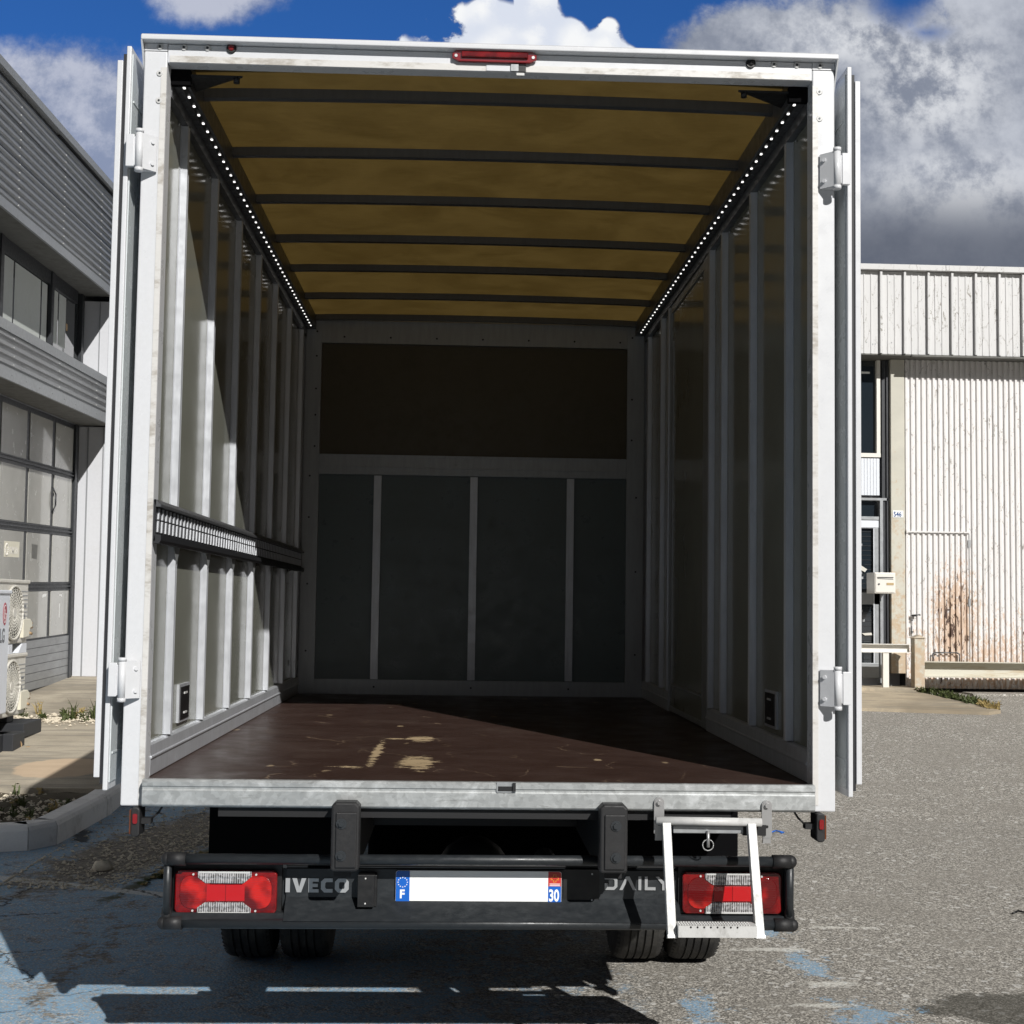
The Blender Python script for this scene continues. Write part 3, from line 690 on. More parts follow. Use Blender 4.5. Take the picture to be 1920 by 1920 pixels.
# side linings, studs, rails
studs_y = [.34+.583*k for k in range(7)]
for s in (-1, 1):
    mb = MB(); a, b = sorted((s*1.05, s*1.0615)); mb.box(a, b, .071, 4.044, ZF+.002, 3.14); T('side_lining', mb, 'panel', label='grey varnished lining of the %s side wall' % ('left' if s < 0 else 'right'))
    ylist = list(studs_y) if s < 0 else [.34, .923, 1.505, 1.80, 3.02, 3.30, 3.84]
    for y in ylist:
        mb = MB()
        pr = [(1.0496, y-.004), (1.047, y-.004), (1.046, y), (1.0245, y+.002), (1.0235, y+.005), (1.0255, y+.011), (1.0255, y+.020), (1.0235, y+.026), (1.0245, y+.030), (1.046, y+.032), (1.047, y+.040), (1.0496, y+.040)]
        mb.prism([(s*p[0], p[1]) for p in pr], 'z', 1.05, 3.10)
        T('wall_stud', mb, 'alu')
    # base rail
    segs = [(.071, 4.044)] if s < 0 else [(.071, 1.86), (3.0, 4.044)]
    for y0, y1 in segs:
        mb = MB(); pr = [(1.049, ZF+.002), (1.028, ZF+.002), (1.028, .998), (1.0235, 1.0), (1.0235, 1.006), (1.028, 1.008), (1.030, 1.040), (1.036, 1.046), (1.049, 1.048)]
        mb.prism([(s*p[0], p[1]) for p in pr], 'y', y0, y1); T('base_rail', mb, 'alu', bevel=.0015)
    # top rail
    mb = MB(); a, b = sorted((s*.972, s*1.0613)); mb.box(a, b, .0755, 4.044, 3.1415, 3.222); a, b = sorted((s*1.026, s*1.0493)); mb.box(a, b, .072, 4.044, 3.101, 3.1412)
    for k in range(64):
        y = .09+k*.0615; a, b = sorted((s*1.006, s*1.022)); mb.box(a, b, y, y+.03, 3.139, 3.1416, 0)
    a, b = sorted((s*.965, s*1.0275)); mb.box(a, b, .0555, .075, 3.136, 3.1855, 1)
    T('top_rail', mb, ['alu_dark', 'matte_black'], bevel=.001)
    mb = MB(); a, b = sorted((s*.982, s*.998)); mb.box(a, b, .06, 3.96, 3.1385, 3.1412, 0)
    for k in range(47):
        y = .085+k*.083; mb.box(s*.990-.0036, s*.990+.0036, y-.0052, y+.0052, 3.135, 3.1386, 1)
    T('led_strip', mb, ['black', 'lamp'])
    for y in studs_y:
        mb = MB(); mb.cyl((s*1.046, y-.05, 3.092), (s*1.046, y-.05, 3.085), .004, 8); T('screw', mb, 'bolt')
    # corner gusset under the roof
    mb = MB(); mb.prism([(s*.98, .058), (s*.80, .058), (s*.84, .085), (s*.98, .20)], 'z', 3.165, 3.172); mb.cyl((s*.82, .066, 3.168), (s*.82, .066, 3.150), .010, 10); T('corner_gusset', mb, 'black')
    # recessed lashing cup
    mb = MB(); a, b = sorted((s*1.0405, s*1.0499)); mb.box(a, b, .555, .735, 1.068, 1.20, 0)
    a, b = sorted((s*1.0375, s*1.0404)); mb.box(a, b, .572, .718, 1.078, 1.19, 1)
    for z in (1.100, 1.168):
        a, b = sorted((s*1.0340, s*1.0374)); mb.box(a, b, .62, .67, z-.0035, z+.0035, 2)  # pale bars stand in for two glints in the cup
    T('lashing_cup', mb, ['alu', 'black', 'alu_white'])
# side door in right wall
mb = MB(); mb.box(1.040, 1.0495, 1.99, 2.99, .975, 3.06, 0); sdr = T('side_door', mb, 'panel')
mb = MB(); mb.box(1.030, 1.0395, 1.87, 1.99, .95, 3.10); mb.box(1.030, 1.0395, 2.99, 3.01, .95, 3.10); mb.box(1.034, 1.0395, 1.99, 2.99, .95, .975); mb.box(1.034, 1.0395, 1.99, 2.99, 3.06, 3.10); TS('door_frame', mb, 'alu_mid', sdr)
mb = MB(); mb.box(1.032, 1.0398, 2.06, 2.92, 1.085, 1.095); mb.box(1.032, 1.0398, 2.92, 2.93, 1.085, 2.9); TS('trim_strip', mb, 'alu_mid', sdr)
# perforated lashing rail on the left wall
mb = MB()
RX = -.022; RZ = .012; nv0 = 0
mb.box(-1.0045, -.998, .0, 3.98, 1.662, 1.79, 0)
mb.prism([(-1.0045, 1.7905), (-.998, 1.7905), (-.988, 1.776), (-.983, 1.776), (-.983, 1.768), (-.9978, 1.768)], 'y', .0, 3.98, 2)
mb.prism([(-1.0045, 1.655), (-.985, 1.655), (-.980, 1.664), (-.980, 1.680), (-.9978, 1.684)], 'y', .0, 3.98, 0)
y = .02
while y < 3.94:
    for z0, z1 in ((1.730, 1.764), (1.690, 1.725)):
        sh = .006 if z0 > 1.72 else 0
        mb.addf([(-.9935, y+sh, z0), (-.9935, y+sh+.014, z0), (-.998, y+sh+.013, z0), (-.9935, y+sh+.006, z1), (-.9935, y+sh+.020, z1), (-.998, y+sh+.019, z1), (-.998, y+sh, z0), (-.998, y+sh+.006, z1)],
                [(0, 1, 4, 3), (1, 2, 5, 4), (6, 0, 3, 7), (0, 6, 2, 1), (3, 4, 5, 7)], 1)
    y += .058
y = .02
while y < 3.95:
    mb.box(-.9975, -.995, y, y+.008, 1.7795, 1.7865, 1); y += .03
mb.v = [(a+RX, b, c+RZ) for a, b, c in mb.v]
lr = T('lashing_rail', mb, ['seal', 'alu', 'alu_dark'])
for y in studs_y[:6]:
    mb = MB(); mb.prism([(y-.045, 1.667), (y+.055, 1.667), (y+.012, 1.612)], 'x', -1.0235, -1.0215); TS('rail_bracket', mb, 'alu_mid', lr)
# load floor and rear sill
mb = MB(); mb.prism([(-1.0265, -.018), (1.0265, -.018), (1.0265, .0725), (1.0485, .0725), (1.0485, 4.09), (-1.0485, 4.09), (-1.0485, .0725), (-1.0265, .0725)], 'z', .905, ZF); T('load_floor', mb, 'ply')
mb = MB(); pr = [(-.04, .872), (-.043, .876), (-.043, .918), (-.040, .9225), (-.040, .928), (-.044, .932), (-.044, .944), (-.038, .9505), (-.020, .9515), (-.019, .90), (-.019, .868), (-.034, .868)]
mb.prism(pr, 'x', -1.0265, 1.0265); sill = T('rear_sill', mb, 'galv', bevel=.0015)
mb = MB(); mb.box(.045, .104, -.046, -.0425, .921, .9525, 0); mb.box(.050, .098, -.0475, -.0455, .926, .940, 1); mb.box(.094, .1035, -.053, -.045, .926, .951, 2)
TS('lock_socket', mb, ['alu_mid', 'steel_dark', 'steel_dark'], sill)
mb = MB(); mb.box(-.80, .77, -.016, .05, .838, .866); T('floor_bearer', mb, 'steel_dark')
for y in (.6, 1.2, 2.3, 2.9, 3.5, 4.0):
    mb = MB(); mb.box(-1.0, 1.0, y, y+.06, .83, .903); T('floor_bearer', mb, 'steel_dark')
# rear doors folded along the flanks
for s in (-1, 1):
    side = 'left' if s < 0 else 'right'
    mb = MB(); a, b = sorted((s*1.1375, s*1.1525)); mb.box(a, b, -.012, 1.05, .912, 3.232)
    dr = T('rear_door', mb, 'white', bevel=.003, label='%s rear door swung fully round against the side of the body' % side)
    mb = MB(); a, b = sorted((s*1.1345, s*1.1373)); mb.box(a, b, .002, 1.03, .935, 3.21); TS('door_skin', mb, 'door_face', dr)
    for (y0, y1, z0, z1) in ((.02, 1.0, 3.06, 3.066), (.02, 1.0, 1.02, 1.026)):
        mb = MB(); a, b = sorted((s*1.132, s*1.1346)); mb.box(a, b, y0, y1, z0, z1); TS('panel_joint', mb, 'door_face', dr)
    mb = MB(); a, b = sorted((s*1.1526, s*1.1635)); mb.box(a, b, -.004, 1.03, .930, 3.208); TS('door_seal', mb, 'seal', dr)
    mb = MB(); a, b = sorted((s*1.1636, s*1.181)); mb.box(a, b, -.010, 1.0, .951, 3.186); TS('inner_panel', mb, 'white', dr, bevel=.002)
    for zc in (2.886, 1.248):
        h = .056
        mb = MB()
        a, b = sorted((s*1.112, s*1.1375)); mb.box(a, b, -.046, -.030, zc-h+.006, zc+h-.004)       # leaf on the door
        a, b = sorted((s*1.100, s*1.114)); mb.box(a, b, -.042, -.032, zc-h+.01, zc+h-.01)
        hg = TS('hinge', mb, 'white', dr, bevel=.002)
        mb = MB(); mb.cyl((s*1.096, -.044, zc-h-.004), (s*1.096, -.044, zc+h+.006), .0115, 18)
        mb.cyl((s*1.096, -.044, zc+h+.001), (s*1.096, -.044, zc+h+.012), .013, 18); mb.cyl((s*1.096, -.044, zc-h-.010), (s*1.096, -.044, zc-h+.002), .013, 18)
        mb.prism([(s*1.091, -.045), (s*1.050, -.004), (s*1.050, -.010), (s*1.092, -.054)], 'z', zc-h, zc+h)
        mb.prism([(s*1.098, -.042), (s*1.052, -.005), (s*1.098, -.003)], 'z', zc+h-.006, zc+h)
        mb.prism([(s*1.098, -.042), (s*1.052, -.005), (s*1.098, -.003)], 'z', zc-h, zc-h+.006)
        for dz in (-.034, 0, .034):
            dx = .0 if dz else -.010
            px = s*(1.064-dx*.8); mb.cyl((px, -.018-dx*1.0, zc+dz), (px-s*.006, -.026-dx*1.0, zc+dz), .0062, 10)
        T('post_hinge', mb, 'white')
# rubber buffers
def at(x, z, y): k = (y+4.312)/4.292; return ((x+.0786)*k-.0786, (z-1.4941)*k+1.4941)
for xc in (-.4135, .408):
    x0, z0 = at(xc-.043, .675, -.11); x1, z1 = at(xc+.043, .884, -.11)
    mb = MB(); mb.prism([(x0, z0+.006), (x0+.006, z0), (x1-.006, z0), (x1, z0+.008), (x1, z1-.012), (x1-.012, z1), (x0+.012, z1), (x0, z1-.012)], 'y', -.11, -.048)
    bf = T('rubber_buffer', mb, 'rubber', bevel=.007, seg=3)
    mb = MB(); mb.box(x0+.014, x1-.008, -.116, -.110, z0+.012, z1-.03); TS('face_pad', mb, 'rubber', bf, bevel=.003)
    for z in (z0+.048, z1-.062):
        mb = MB(); mb.cyl((xc-.004, -.116, z), (xc-.004, -.119, z), .016, 18, 0); mb.cyl((xc-.004, -.118, z), (xc-.004, -.126, z), .0095, 6, 0, smooth=False)
        TS('bolt', mb, 'bolt_dark', bf)
    mb = MB(); mb.box(xc-.035, xc+.035, -.047, .0, .682, .865); mb.box(xc-.03, xc+.022, -.047, -.03, .666, .6815); TS('mounting_plate', mb, 'steel_dark', bf)
# latch levers under the sill
for x0, x1, z in ((-.515, -.47, .852), (.452, .49, .842)):
    mb = MB(); mb.box(x0, x1, -.012, .0, z-.005, z+.006); mb.box(x0+.024, x1+.012, -.013, .001, z+.001, z+.010); T('door_catch', mb, 'alu_mid')
# bumper
mb = MB(); mb.cyl((-.940, .005, .706), (.948, .005, .711), .0158, 20); mb.cyl((-.945, .03, .5085), (.952, .03, .5125), .0165, 20)
for x, z0, z1 in ((-.957, .508, .702), (.965, .512, .708)): mb.cyl((x, .036, z0), (x*.995, .012, z1), .0125, 14)
bump = T('bumper', mb, 'bumper')
pr = [(.012, .520), (.084, .578), (.084, .664), (.10, .672), (.10, .50), (.05, .497)]
mb = MB(); mb.prism(pr, 'x', -.60, .625); mb.prism([(.018, .520), (.04, .537), (.10, .537), (.10, .50), (.05, .497)], 'x', -.945, -.6005); mb.prism([(.018, .520), (.04, .537), (.10, .537), (.10, .50), (.05, .497)], 'x', .6255, .95)
mb.box(-.962, -.60, .095, .10, .52, .69); mb.box(-.962, -.950, .045, .095, .52, .69); mb.box(.952, .964, .045, .095, .52, .69); mb.box(.6255, .95, .095, .10, .537, .69)
TS('bumper_plate', mb, 'bumper', bump)
mb = MB(); mb.box(-.60, .625, .09, .13, .673, .70); TS('back_rail', mb, 'steel_dark', bump)
for x, z, s, yc_ in ((-.946, .706, -1, .005), (.954, .711, 1, .005), (-.957, .5085, -1, .03), (.965, .5125, 1, .03)):
    mb = MB(); mb.cyl((x-s*.050, yc_, z), (x+s*.006, yc_, z), .0205, 18, 0); mb.ball((x+s*.006, yc_, z), .0205, 16, 10, 0)
    if z < .6: mb.cyl((x, .036, z+.004), (x, .036, z+.045), .017, 14, 0, .0145)
    TS('end_cap', mb, 'rubber', bump)
# tail lights
for x0 in (-.9365, .632):
    side = 'left' if x0 < 0 else 'right'; x1 = x0+.312; z0, z1 = (.532, .664) if x0 < 0 else (.541, .669); w_ = x1-x0
    mb = MB(); mb.box(x0-.01, x1+.012, .070, .094, z0-.012, z1+.015); tl = T('tail_light', mb, 'black', label='%s red and clear tail light cluster' % side)
    mb = MB(); mb.prism(rounded(x0, x1, z0, z1, .016), 'y', .048, .070); TS('red_lens', mb, 'red', tl, bevel=.004, seg=3)
    for cxx in (x0+.062, x1-.062):
        mb = MB(); mb.prism(rounded(cxx-.046, cxx+.046, z0+.016, z1-.016, .035, 6), 'y', .0455, .0482); TS('round_lens', mb, 'red_round', tl, bevel=.002)
    mb = MB(); mb.box(x0+.098, x1-.098, .0440, .0478, z0+.040, z1-.043, 0); mb.box((x0+x1)/2-.0012, (x0+x1)/2+.0012, .0436, .0441, z0+.040, z1-.043, 1); TS('reflector', mb, ['red_flat', 'red_dark'], tl, bevel=.001)
    a, b = x0+.070, x1-.078
    mb = MB(); mb.prism([(a, z1-.0015), (b, z1-.0015), (b, z1-.018), (b-.024, z1-.038), (a+.024, z1-.038), (a, z1-.020)], 'y', .0425, .050, 0)
    mb.box(a+.004, b-.004, .0418, .0427, z1-.008, z1-.0025, 1); TS('clear_lens', mb, ['clear', 'alu_white'], tl, bevel=.001)
    mb = MB(); mb.prism([(a, z0+.0015), (b, z0+.0015), (b, z0+.018), (b-.024, z0+.036), (a+.024, z0+.036), (a, z0+.020)], 'y', .0425, .050, 0)
    mb.box(a+.004, b-.004, .0418, .0427, z0+.002, z0+.007, 1); TS('clear_lens', mb, ['clear', 'alu_white'], tl, bevel=.001)
    for xx in (x0+.056, x1-.064):
        for zz in (z0+.010, z1-.012):
            mb = MB(); mb.cyl((xx, .048, zz), (xx, .044, zz), .0032, 10); TS('screw', mb, 'alu_white', tl)
# number plate
x0, x1, z0, z1 = -.2605, .2555, .559, .6625; yp = .074
mb = MB(); mb.prism(rounded(x0, x1, z0, z1, .008), 'y', yp, yp+.006); npl = T('number_plate', mb, 'plate_white')
mb = MB(); pts = [p for p in rounded(x0+.0008, x1, z0+.0008, z1-.0008, .008) if p[0] < x0+.02]; pts = [(x0+.043, z1-.0008)]+pts+[(x0+.043, z0+.0008)]
mb.prism(pts, 'y', yp-.0012, yp+.0004); TS('country_band', mb, 'plate_blue', npl)
mb = MB(); pts = [p for p in rounded(x0, x1-.0008, z0+.0008, z1-.0008, .008) if p[0] > x1-.02]
hi = [p for p in pts if p[1] > (z0+z1)/2]; lo = [p for p in pts if p[1] < (z0+z1)/2]; zm = z0+.058
mb.prism(lo+[(x1-.0008, zm), (x1-.041, zm), (x1-.041, z0+.0008)], 'y', yp-.0012, yp+.0004, 0)
mb.prism([(x1-.0008, zm+.0002)]+hi+[(x1-.041, z1-.0008), (x1-.041, zm+.0002)], 'y', yp-.0012, yp+.0004, 1); TS('region_band', mb, ['plate_blue', 'plate_red'], npl)
mb = MB(); text_mb('F', .036, (x0+.0135, yp-.0018, z0+.020), (1, 0, 0), (0, 0, 1), .001, 0, mb, .95, .0012); TS('country_letter', mb, 'plate_white', npl)
mb = MB(); text_mb('30', .050, (x1-.0385, yp-.0018, z0+.0135), (1, 0, 0), (0, 0, 1), .001, 0, mb, .66, .0014); TS('region_number', mb, 'plate_white', npl)
mb = MB()
for i in range(12):
    a = i*PI/6; cx_, cz_ = x0+.0215+.0145*math.cos(a), z0+.068+.0145*math.sin(a); st = []
    for q in range(10):
        rr = .0026 if q % 2 == 0 else .0011; st.append((cx_+rr*math.sin(q*PI/5), cz_+rr*math.cos(q*PI/5)))
    mb.prism(st, 'y', yp-.0018, yp-.001)
TS('star_circle', mb, 'plate_white', npl)
mb = MB(); cx_, cz_ = x1-.021, z0+.0825
for k in range(4):
    a = k*PI/2
    for sgn in (-1, 1):
        p = [(0.001, .001), (.0035, .006), (.0085, .0075*.6), (.0085, .003), (.0045, .003)]
        q = [(cx_+(u_*math.cos(a)-sgn*v_*math.sin(a)), cz_+(u_*math.sin(a)+sgn*v_*math.cos(a))) for u_, v_ in p]
        mb.prism(q, 'y', yp-.0018, yp-.001)
    for da in (-.35, 0, .35):
        aa = a+da; mb.cyl((cx_+.0115*math.cos(aa), yp-.001, cz_+.0115*math.sin(aa)), (cx_+.0115*math.cos(aa), yp-.0018, cz_+.0115*math.sin(aa)), .0012, 8)
TS('region_emblem', mb, 'yellow', npl)
mb = MB(); mb.box(x1-.037, x1-.004, yp-.0017, yp-.001, z0+.0595, z0+.0615); mb.box(x1-.037, x1-.004, yp-.0017, yp-.001, z0+.0645, z0+.0665); TS('region_bar', mb, 'plate_white', npl)
# lettering on the bumper plate
def badge(word_mb, nm): TS(nm, word_mb, 'chrome', bump)
mb = MB(); zb, zt = .5925, .6355; y0_, y1_ = .0795, .0835; x = -.602; t = .0125
mb.box(x, x+.0135, y0_, y1_, zb, zt); x += .0205
mb.prism([(x, zt), (x+.014, zt), (x+.0215, zb+.016), (x+.029, zt), (x+.043, zt), (x+.028, zb), (x+.015, zb)], 'y', y0_, y1_); x += .050
mb.prism([(x, zb), (x+.032, zb), (x+.032, zb+.010), (x+.013, zb+.010), (x+.013, zb+.0165), (x+.029, zb+.0165), (x+.029, zb+.0265), (x+.013, zb+.0265), (x+.013, zt-.010), (x+.032, zt-.010), (x+.032, zt), (x, zt)], 'y', y0_, y1_); x += .039
mb.prism([(x+.010, zb), (x+.036, zb), (x+.036, zb+.011), (x+.017, zb+.011), (x+.013, zb+.015), (x+.013, zt-.015), (x+.017, zt-.011), (x+.036, zt-.011), (x+.036, zt), (x+.010, zt), (x, zt-.010), (x, zb+.010)], 'y', y0_, y1_); x += .043
oo = [(x+.010, zb), (x+.033, zb), (x+.043, zb+.010), (x+.043, zt-.010), (x+.033, zt), (x+.010, zt), (x, zt-.010), (x, zb+.010)]
ii = [(x+.016, zb+.011), (x+.027, zb+.011), (x+.030, zb+.014), (x+.030, zt-.014), (x+.027, zt-.011), (x+.016, zt-.011), (x+.013, zt-.014), (x+.013, zb+.014)]
for k in range(8): mb.prism([oo[k], oo[(k+1) % 8], ii[(k+1) % 8], ii[k]], 'y', y0_, y1_)
badge(mb, 'maker_lettering')
mb = MB(); zb, zt = .606, .648; t = .009; y0_, y1_ = .0795, .0835; x = .392
mb.prism([(x, zb), (x+.030, zb), (x+.040, zb+.010), (x+.040, zt-.010), (x+.030, zt), (x, zt), (x, zt-t), (x+.027, zt-t), (x+.031, zt-t-.004), (x+.031, zb+t+.004), (x+.027, zb+t), (x, zb+t)], 'y', y0_, y1_)
mb.box(x, x+t, y0_, y1_, zb+t, zb+t+.012); x += .046
mb.prism([(x, zb), (x+.010, zb), (x+.0265, zt-.010), (x+.043, zb), (x+.053, zb), (x+.032, zt), (x+.021, zt)], 'y', y0_, y1_); x += .060
mb.box(x, x+t, y0_, y1_, zb, zt); x += .020
mb.prism([(x, zb), (x+.034, zb), (x+.034, zb+t), (x+t, zb+t), (x+t, zt), (x, zt)], 'y', y0_, y1_); x += .036
mb.prism([(x+.019, zb), (x+.029, zb), (x+.029, zb+.018), (x+.050, zt), (x+.039, zt), (x+.024, zb+.027), (x+.009, zt), (x-.002, zt), (x+.019, zb+.018)], 'y', y0_, y1_)
badge(mb, 'model_lettering')
# small black boxes beside the number plate
mb = MB(); mb.box(-.376, -.325, .034, .0835, .558, .655, 0); mb.box(-.327, -.318, .050, .0835, .556, .652, 0)
for z in (.569, .645): mb.cyl((-.352, .034, z), (-.352, .031, z), .003, 8, 1)
T('sensor_box', mb, ['black', 'alu_white'], bevel=.0015)
mb = MB(); mb.box(.262, .375, .0805, .0835, .560, .668, 0); mb.box(.275, .36, .070, .082, .548, .560, 0)
for z in (.575, .655): mb.cyl((.352, .0805, z), (.352, .077, z), .003, 8, 1)
T('black_recess_plate', mb, ['black', 'alu_mid'])
# folding step
xl0, xr0 = .547, .8065
top = Vector((0, -.080, .838)); bot = Vector((0, -.205, .529))
mb = MB()
def rail(mb, x0, x1, top, bot, th=.013):
    d = (bot-top).normalized(); n_ = Vector((0, -d.z, d.y)).normalized()*th
    if n_.y > 0: n_ = -n_
    vs = [(x, *(p+o_)[1:]) for x in (x0, x1) for p in (top, bot) for o_ in (n_, -n_)]
    return mb.addf(vs, [(0, 1, 3, 2), (4, 6, 7, 5), (0, 4, 5, 1), (2, 3, 7, 6), (0, 2, 6, 4), (1, 5, 7, 3)])
rail(mb, xl0, xl0+.026, top, bot); ld = T('folding_step', mb, 'alu_white', bevel=.002, label='bright aluminium folding step hanging below the sill')
mb = MB(); rail(mb, xr0, xr0+.026, top, bot); TS('side_rail', mb, 'alu_white', ld, bevel=.002)
mb = MB(); mb.cyl((xl0-.018, -.078, .846), (xr0+.045, -.078, .843), .0125, 18); TS('top_bar', mb, 'alu_white', ld)
mb = MB(); mb.box(xl0+.0275, xr0-.0015, -.235, -.178, .535, .568, 0)
for i in range(8): mb.cyl((xl0+.064+i*.0195, -.2345, .5645), (xl0+.064+i*.0195, -.2362, .5645), .0028, 8, 1)
for i in range(27):
    for j in range(3): mb.cyl((xl0+.034+i*.0078, -.225+j*.017, .5675), (xl0+.034+i*.0078, -.225+j*.017, .571), .0025, 6, 0)
TS('tread', mb, ['alu_white', 'black'], ld)
for x in (xl0-.001, xr0-.001):
    mb = MB(); rail(mb, x, x+.028, bot+Vector((0, .002, .006)), bot+Vector((0, -.0008, -.003)), .0145); TS('foot_cap', mb, 'bolt', ld)
mb = MB(); mb.box(.585, .80, -.06, -.04, .806, .828); TS('cross_bar', mb, 'alu_mid', ld, bevel=.002)
mb = MB(); mb.box(.800, .87, -.058, -.02, .800, .832, 0); mb.box(.80, .815, -.06, -.04, .806, .828, 0); TS('pivot_block', mb, 'steel_dark', ld)
mb = MB()
pts = [(.6905+.0165*math.cos(i*PI/12), -.066, .772+.0165*math.sin(i*PI/12)) for i in range(25)]; mb.tube(pts, .0018, 8)
mb.cyl((.6905, -.066, .815), (.6905, -.070, .766), .0048, 12); TS('ring_pin', mb, 'bolt', ld)
for x0_, z1_ in ((.527, .912), (.8585, .906)):
    mb = MB(); x1_ = x0_+.031
    pts = [(x0_, z1_-.108), (x0_+.006, z1_-.114), (x1_-.006, z1_-.114), (x1_, z1_-.108)]+[(x0_+.0155+.0155*math.cos(a*PI/8), z1_-.0155+.0155*math.sin(a*PI/8)) for a in range(9)]
    mb.prism(pts, 'y', -.052, -.0455, 0); mb.cyl((x0_+.0155, -.052, z1_-.0155), (x0_+.0155, -.054, z1_-.0155), .0125, 18, 1); mb.cyl((x0_+.0155, -.054, z1_-.0155), (x0_+.0155, -.062, z1_-.0155), .0075, 6, 1, smooth=False)
    mb.cyl((x0_+.0155, -.0515, z1_-.080), (x0_+.0155, -.0528, z1_-.080), .0048, 12, 2); mb.box(x0_+.004, x1_-.003, -.050, -.04, z1_-.13, z1_-.114, 1)
    TS('hanger', mb, ['bolt', 'bolt', 'black'], ld)
# outline lamps on rubber arms under both posts
for s in (-1, 1):
    mb = MB(); mb.prism(rounded(s*1.047-.0135, s*1.047+.0135, .776, .864, .010), 'y', -.028, .050, 0)
    lm = T('outline_lamp', mb, 'rubber', bevel=.004)
    mb = MB(); mb.prism(rounded(s*1.0475-.006, s*1.0475+.008, .816, .846, .005), 'y', -.033, -.029, 0); TS('red_lens', mb, 'red_dark', lm)
    mb = MB(); a, b = sorted((s*1.0606, s*1.066)); mb.box(a, b, -.02, .04, .784, .856); TS('side_lens', mb, 'amber_dark', lm)
    mb = MB(); a, b = sorted((s*1.033, s*1.005)); mb.box(a, b, -.005, .03, .812, .829, 0)
    mb.tube([(s*1.006, .01, .825), (s*.985, .01, .845), (s*.97, .01, .868)], .0032, 8, 0); TS('arm', mb, 'rubber', lm)
# chassis and wheels
for x in (-.43, .43):
    mb = MB(); mb.box(x-.035, x+.035, .14, 6.0, .62, .80); T('chassis_rail', mb, 'steel_dark')
for y in (1.1, 2.4, 3.6):
    mb = MB(); mb.box(-.394, .394, y, y+.06, .64, .76); T('cross_member', mb, 'steel_dark')
mb = MB(); mb.cyl((-.8, 1.7, .345), (.8, 1.7, .345), .06, 14); mb.ball((0, 1.7, .345), .16); T('rear_axle', mb, 'steel_dark')
mb = MB(); mb.cyl((.28, .5, .5), (.28, 1.3, .48), .045, 14); T('exhaust', mb, 'steel_dark')
for xa, xb in ((-1.04, -.55), (.55, 1.04)):
    pts = [(1.7+.43*math.cos(a*PI/12), .345+.43*math.sin(a*PI/12)) for a in range(0, 13)]+[(1.7+.415*math.cos(a*PI/12), .345+.415*math.sin(a*PI/12)) for a in range(12, -1, -1)]
    mb = MB(); mb.prism([(p[0], p[1]) for p in pts], 'x', xa, xb); mg = T('mudguard', mb, 'matte_black')
    mb = MB(); mb.box(max(xa, -1.03), min(xb, 1.03), 1.16, 1.18, .47, .83); TS('mud_flap', mb, 'matte_black', mg)
mb = MB(); mb.box(-.50, .64, 2.5, 3.3, .24, .60); T('view_blocker', mb, 'matte_black', bevel=.03, seg=3)  # dark box added to block the view of sunlit ground beyond
R_ = .345
tp = [(-.097, .20), (-.100, .27), (-.098, .305), (-.088, .330), (-.078, .3385), (-.077, .332)]
def treadprof():
    p = [(-.090, .205), (-.100, .25), (-.101, .29), (-.096, .320), (-.084, .337), (-.071, .3425)]
    for gx in (-.046, -.0155, .0155, .046): p += [(gx-.004, .3448), (gx-.0036, .336), (gx+.0036, .336), (gx+.004, .3448)]
    return p+[(.071, .3425), (.084, .337), (.096, .320), (.101, .29), (.100, .25), (.090, .205)]
def wheel(xc, yc, par=None, label=None, side=1):
    mb = MB(); mb.lathe_x(treadprof(), xc, yc, R_, 72)
    # shoulder and rib sipes
    for i in range(72):
        a = 2*PI*i/72
        for gx, ww in ((-.086, .02), (.086, .02), (-.031, .018), (0, .018), (.031, .018)):
            rr = .3445 if abs(gx) > .05 else .3452
            c_, s_ = math.cos(a), math.sin(a)
            dx = ww/2; da = .010 if gx < 0 else -.010
            def P_(x, aa, r): return (xc+x, yc+r*math.cos(aa), R_+r*math.sin(aa))
            if abs(gx) > .05:
                mb.addf([P_(gx-dx, a, .3385 if gx > 0 else .3300), P_(gx+dx, a, .3300 if gx > 0 else .3385), P_(gx+dx, a+.045, .3310 if gx > 0 else .3415), P_(gx-dx, a+.045, .3415 if gx > 0 else .3310)], [(0, 1, 2, 3)])
    w_ = T('wheel', mb, 'tyre', label=label)
    mb = MB(); mb.lathe_x([(-.092, .206), (-.085, .19), (-.02*side, .185), (.01*side, .12), (.03*side, .06), (.03*side, .0)], xc, yc, R_, 32); TS('rim', mb, 'alu_mid', w_)
for x in (-.922, -.688, .688, .922): wheel(x, 1.7)
for x in (-.88, .88): wheel(x, 5.35)
# cab ahead of the box
mb = MB(); pr = [(4.2, .45), (4.2, 2.35), (4.7, 2.42), (5.2, 2.25), (5.75, 1.55), (6.35, 1.30), (6.5, .95), (6.5, .35), (5.9, .35), (5.85, .62), (5.6, .78), (5.1, .78), (4.88, .62), (4.84, .40)]
mb.prism(pr, 'x', -.98, .98); cab = T('cab', mb, 'white', bevel=.03, seg=3)
for s in (-1, 1):
    mb = MB(); a, b = sorted((s*.9805, s*.985)); mb.prism([(4.55, 1.45), (5.72, 1.45), (5.2, 2.12), (4.6, 2.2)], 'x', a, b); TS('side_window', mb, 'glass_dark', cab)
    mb = MB(); a, b = sorted((s*1.0, s*1.18)); mb.box(a, b, 5.45, 5.55, 1.4, 1.85); TS('wing_mirror', mb, 'black', cab, bevel=.02)
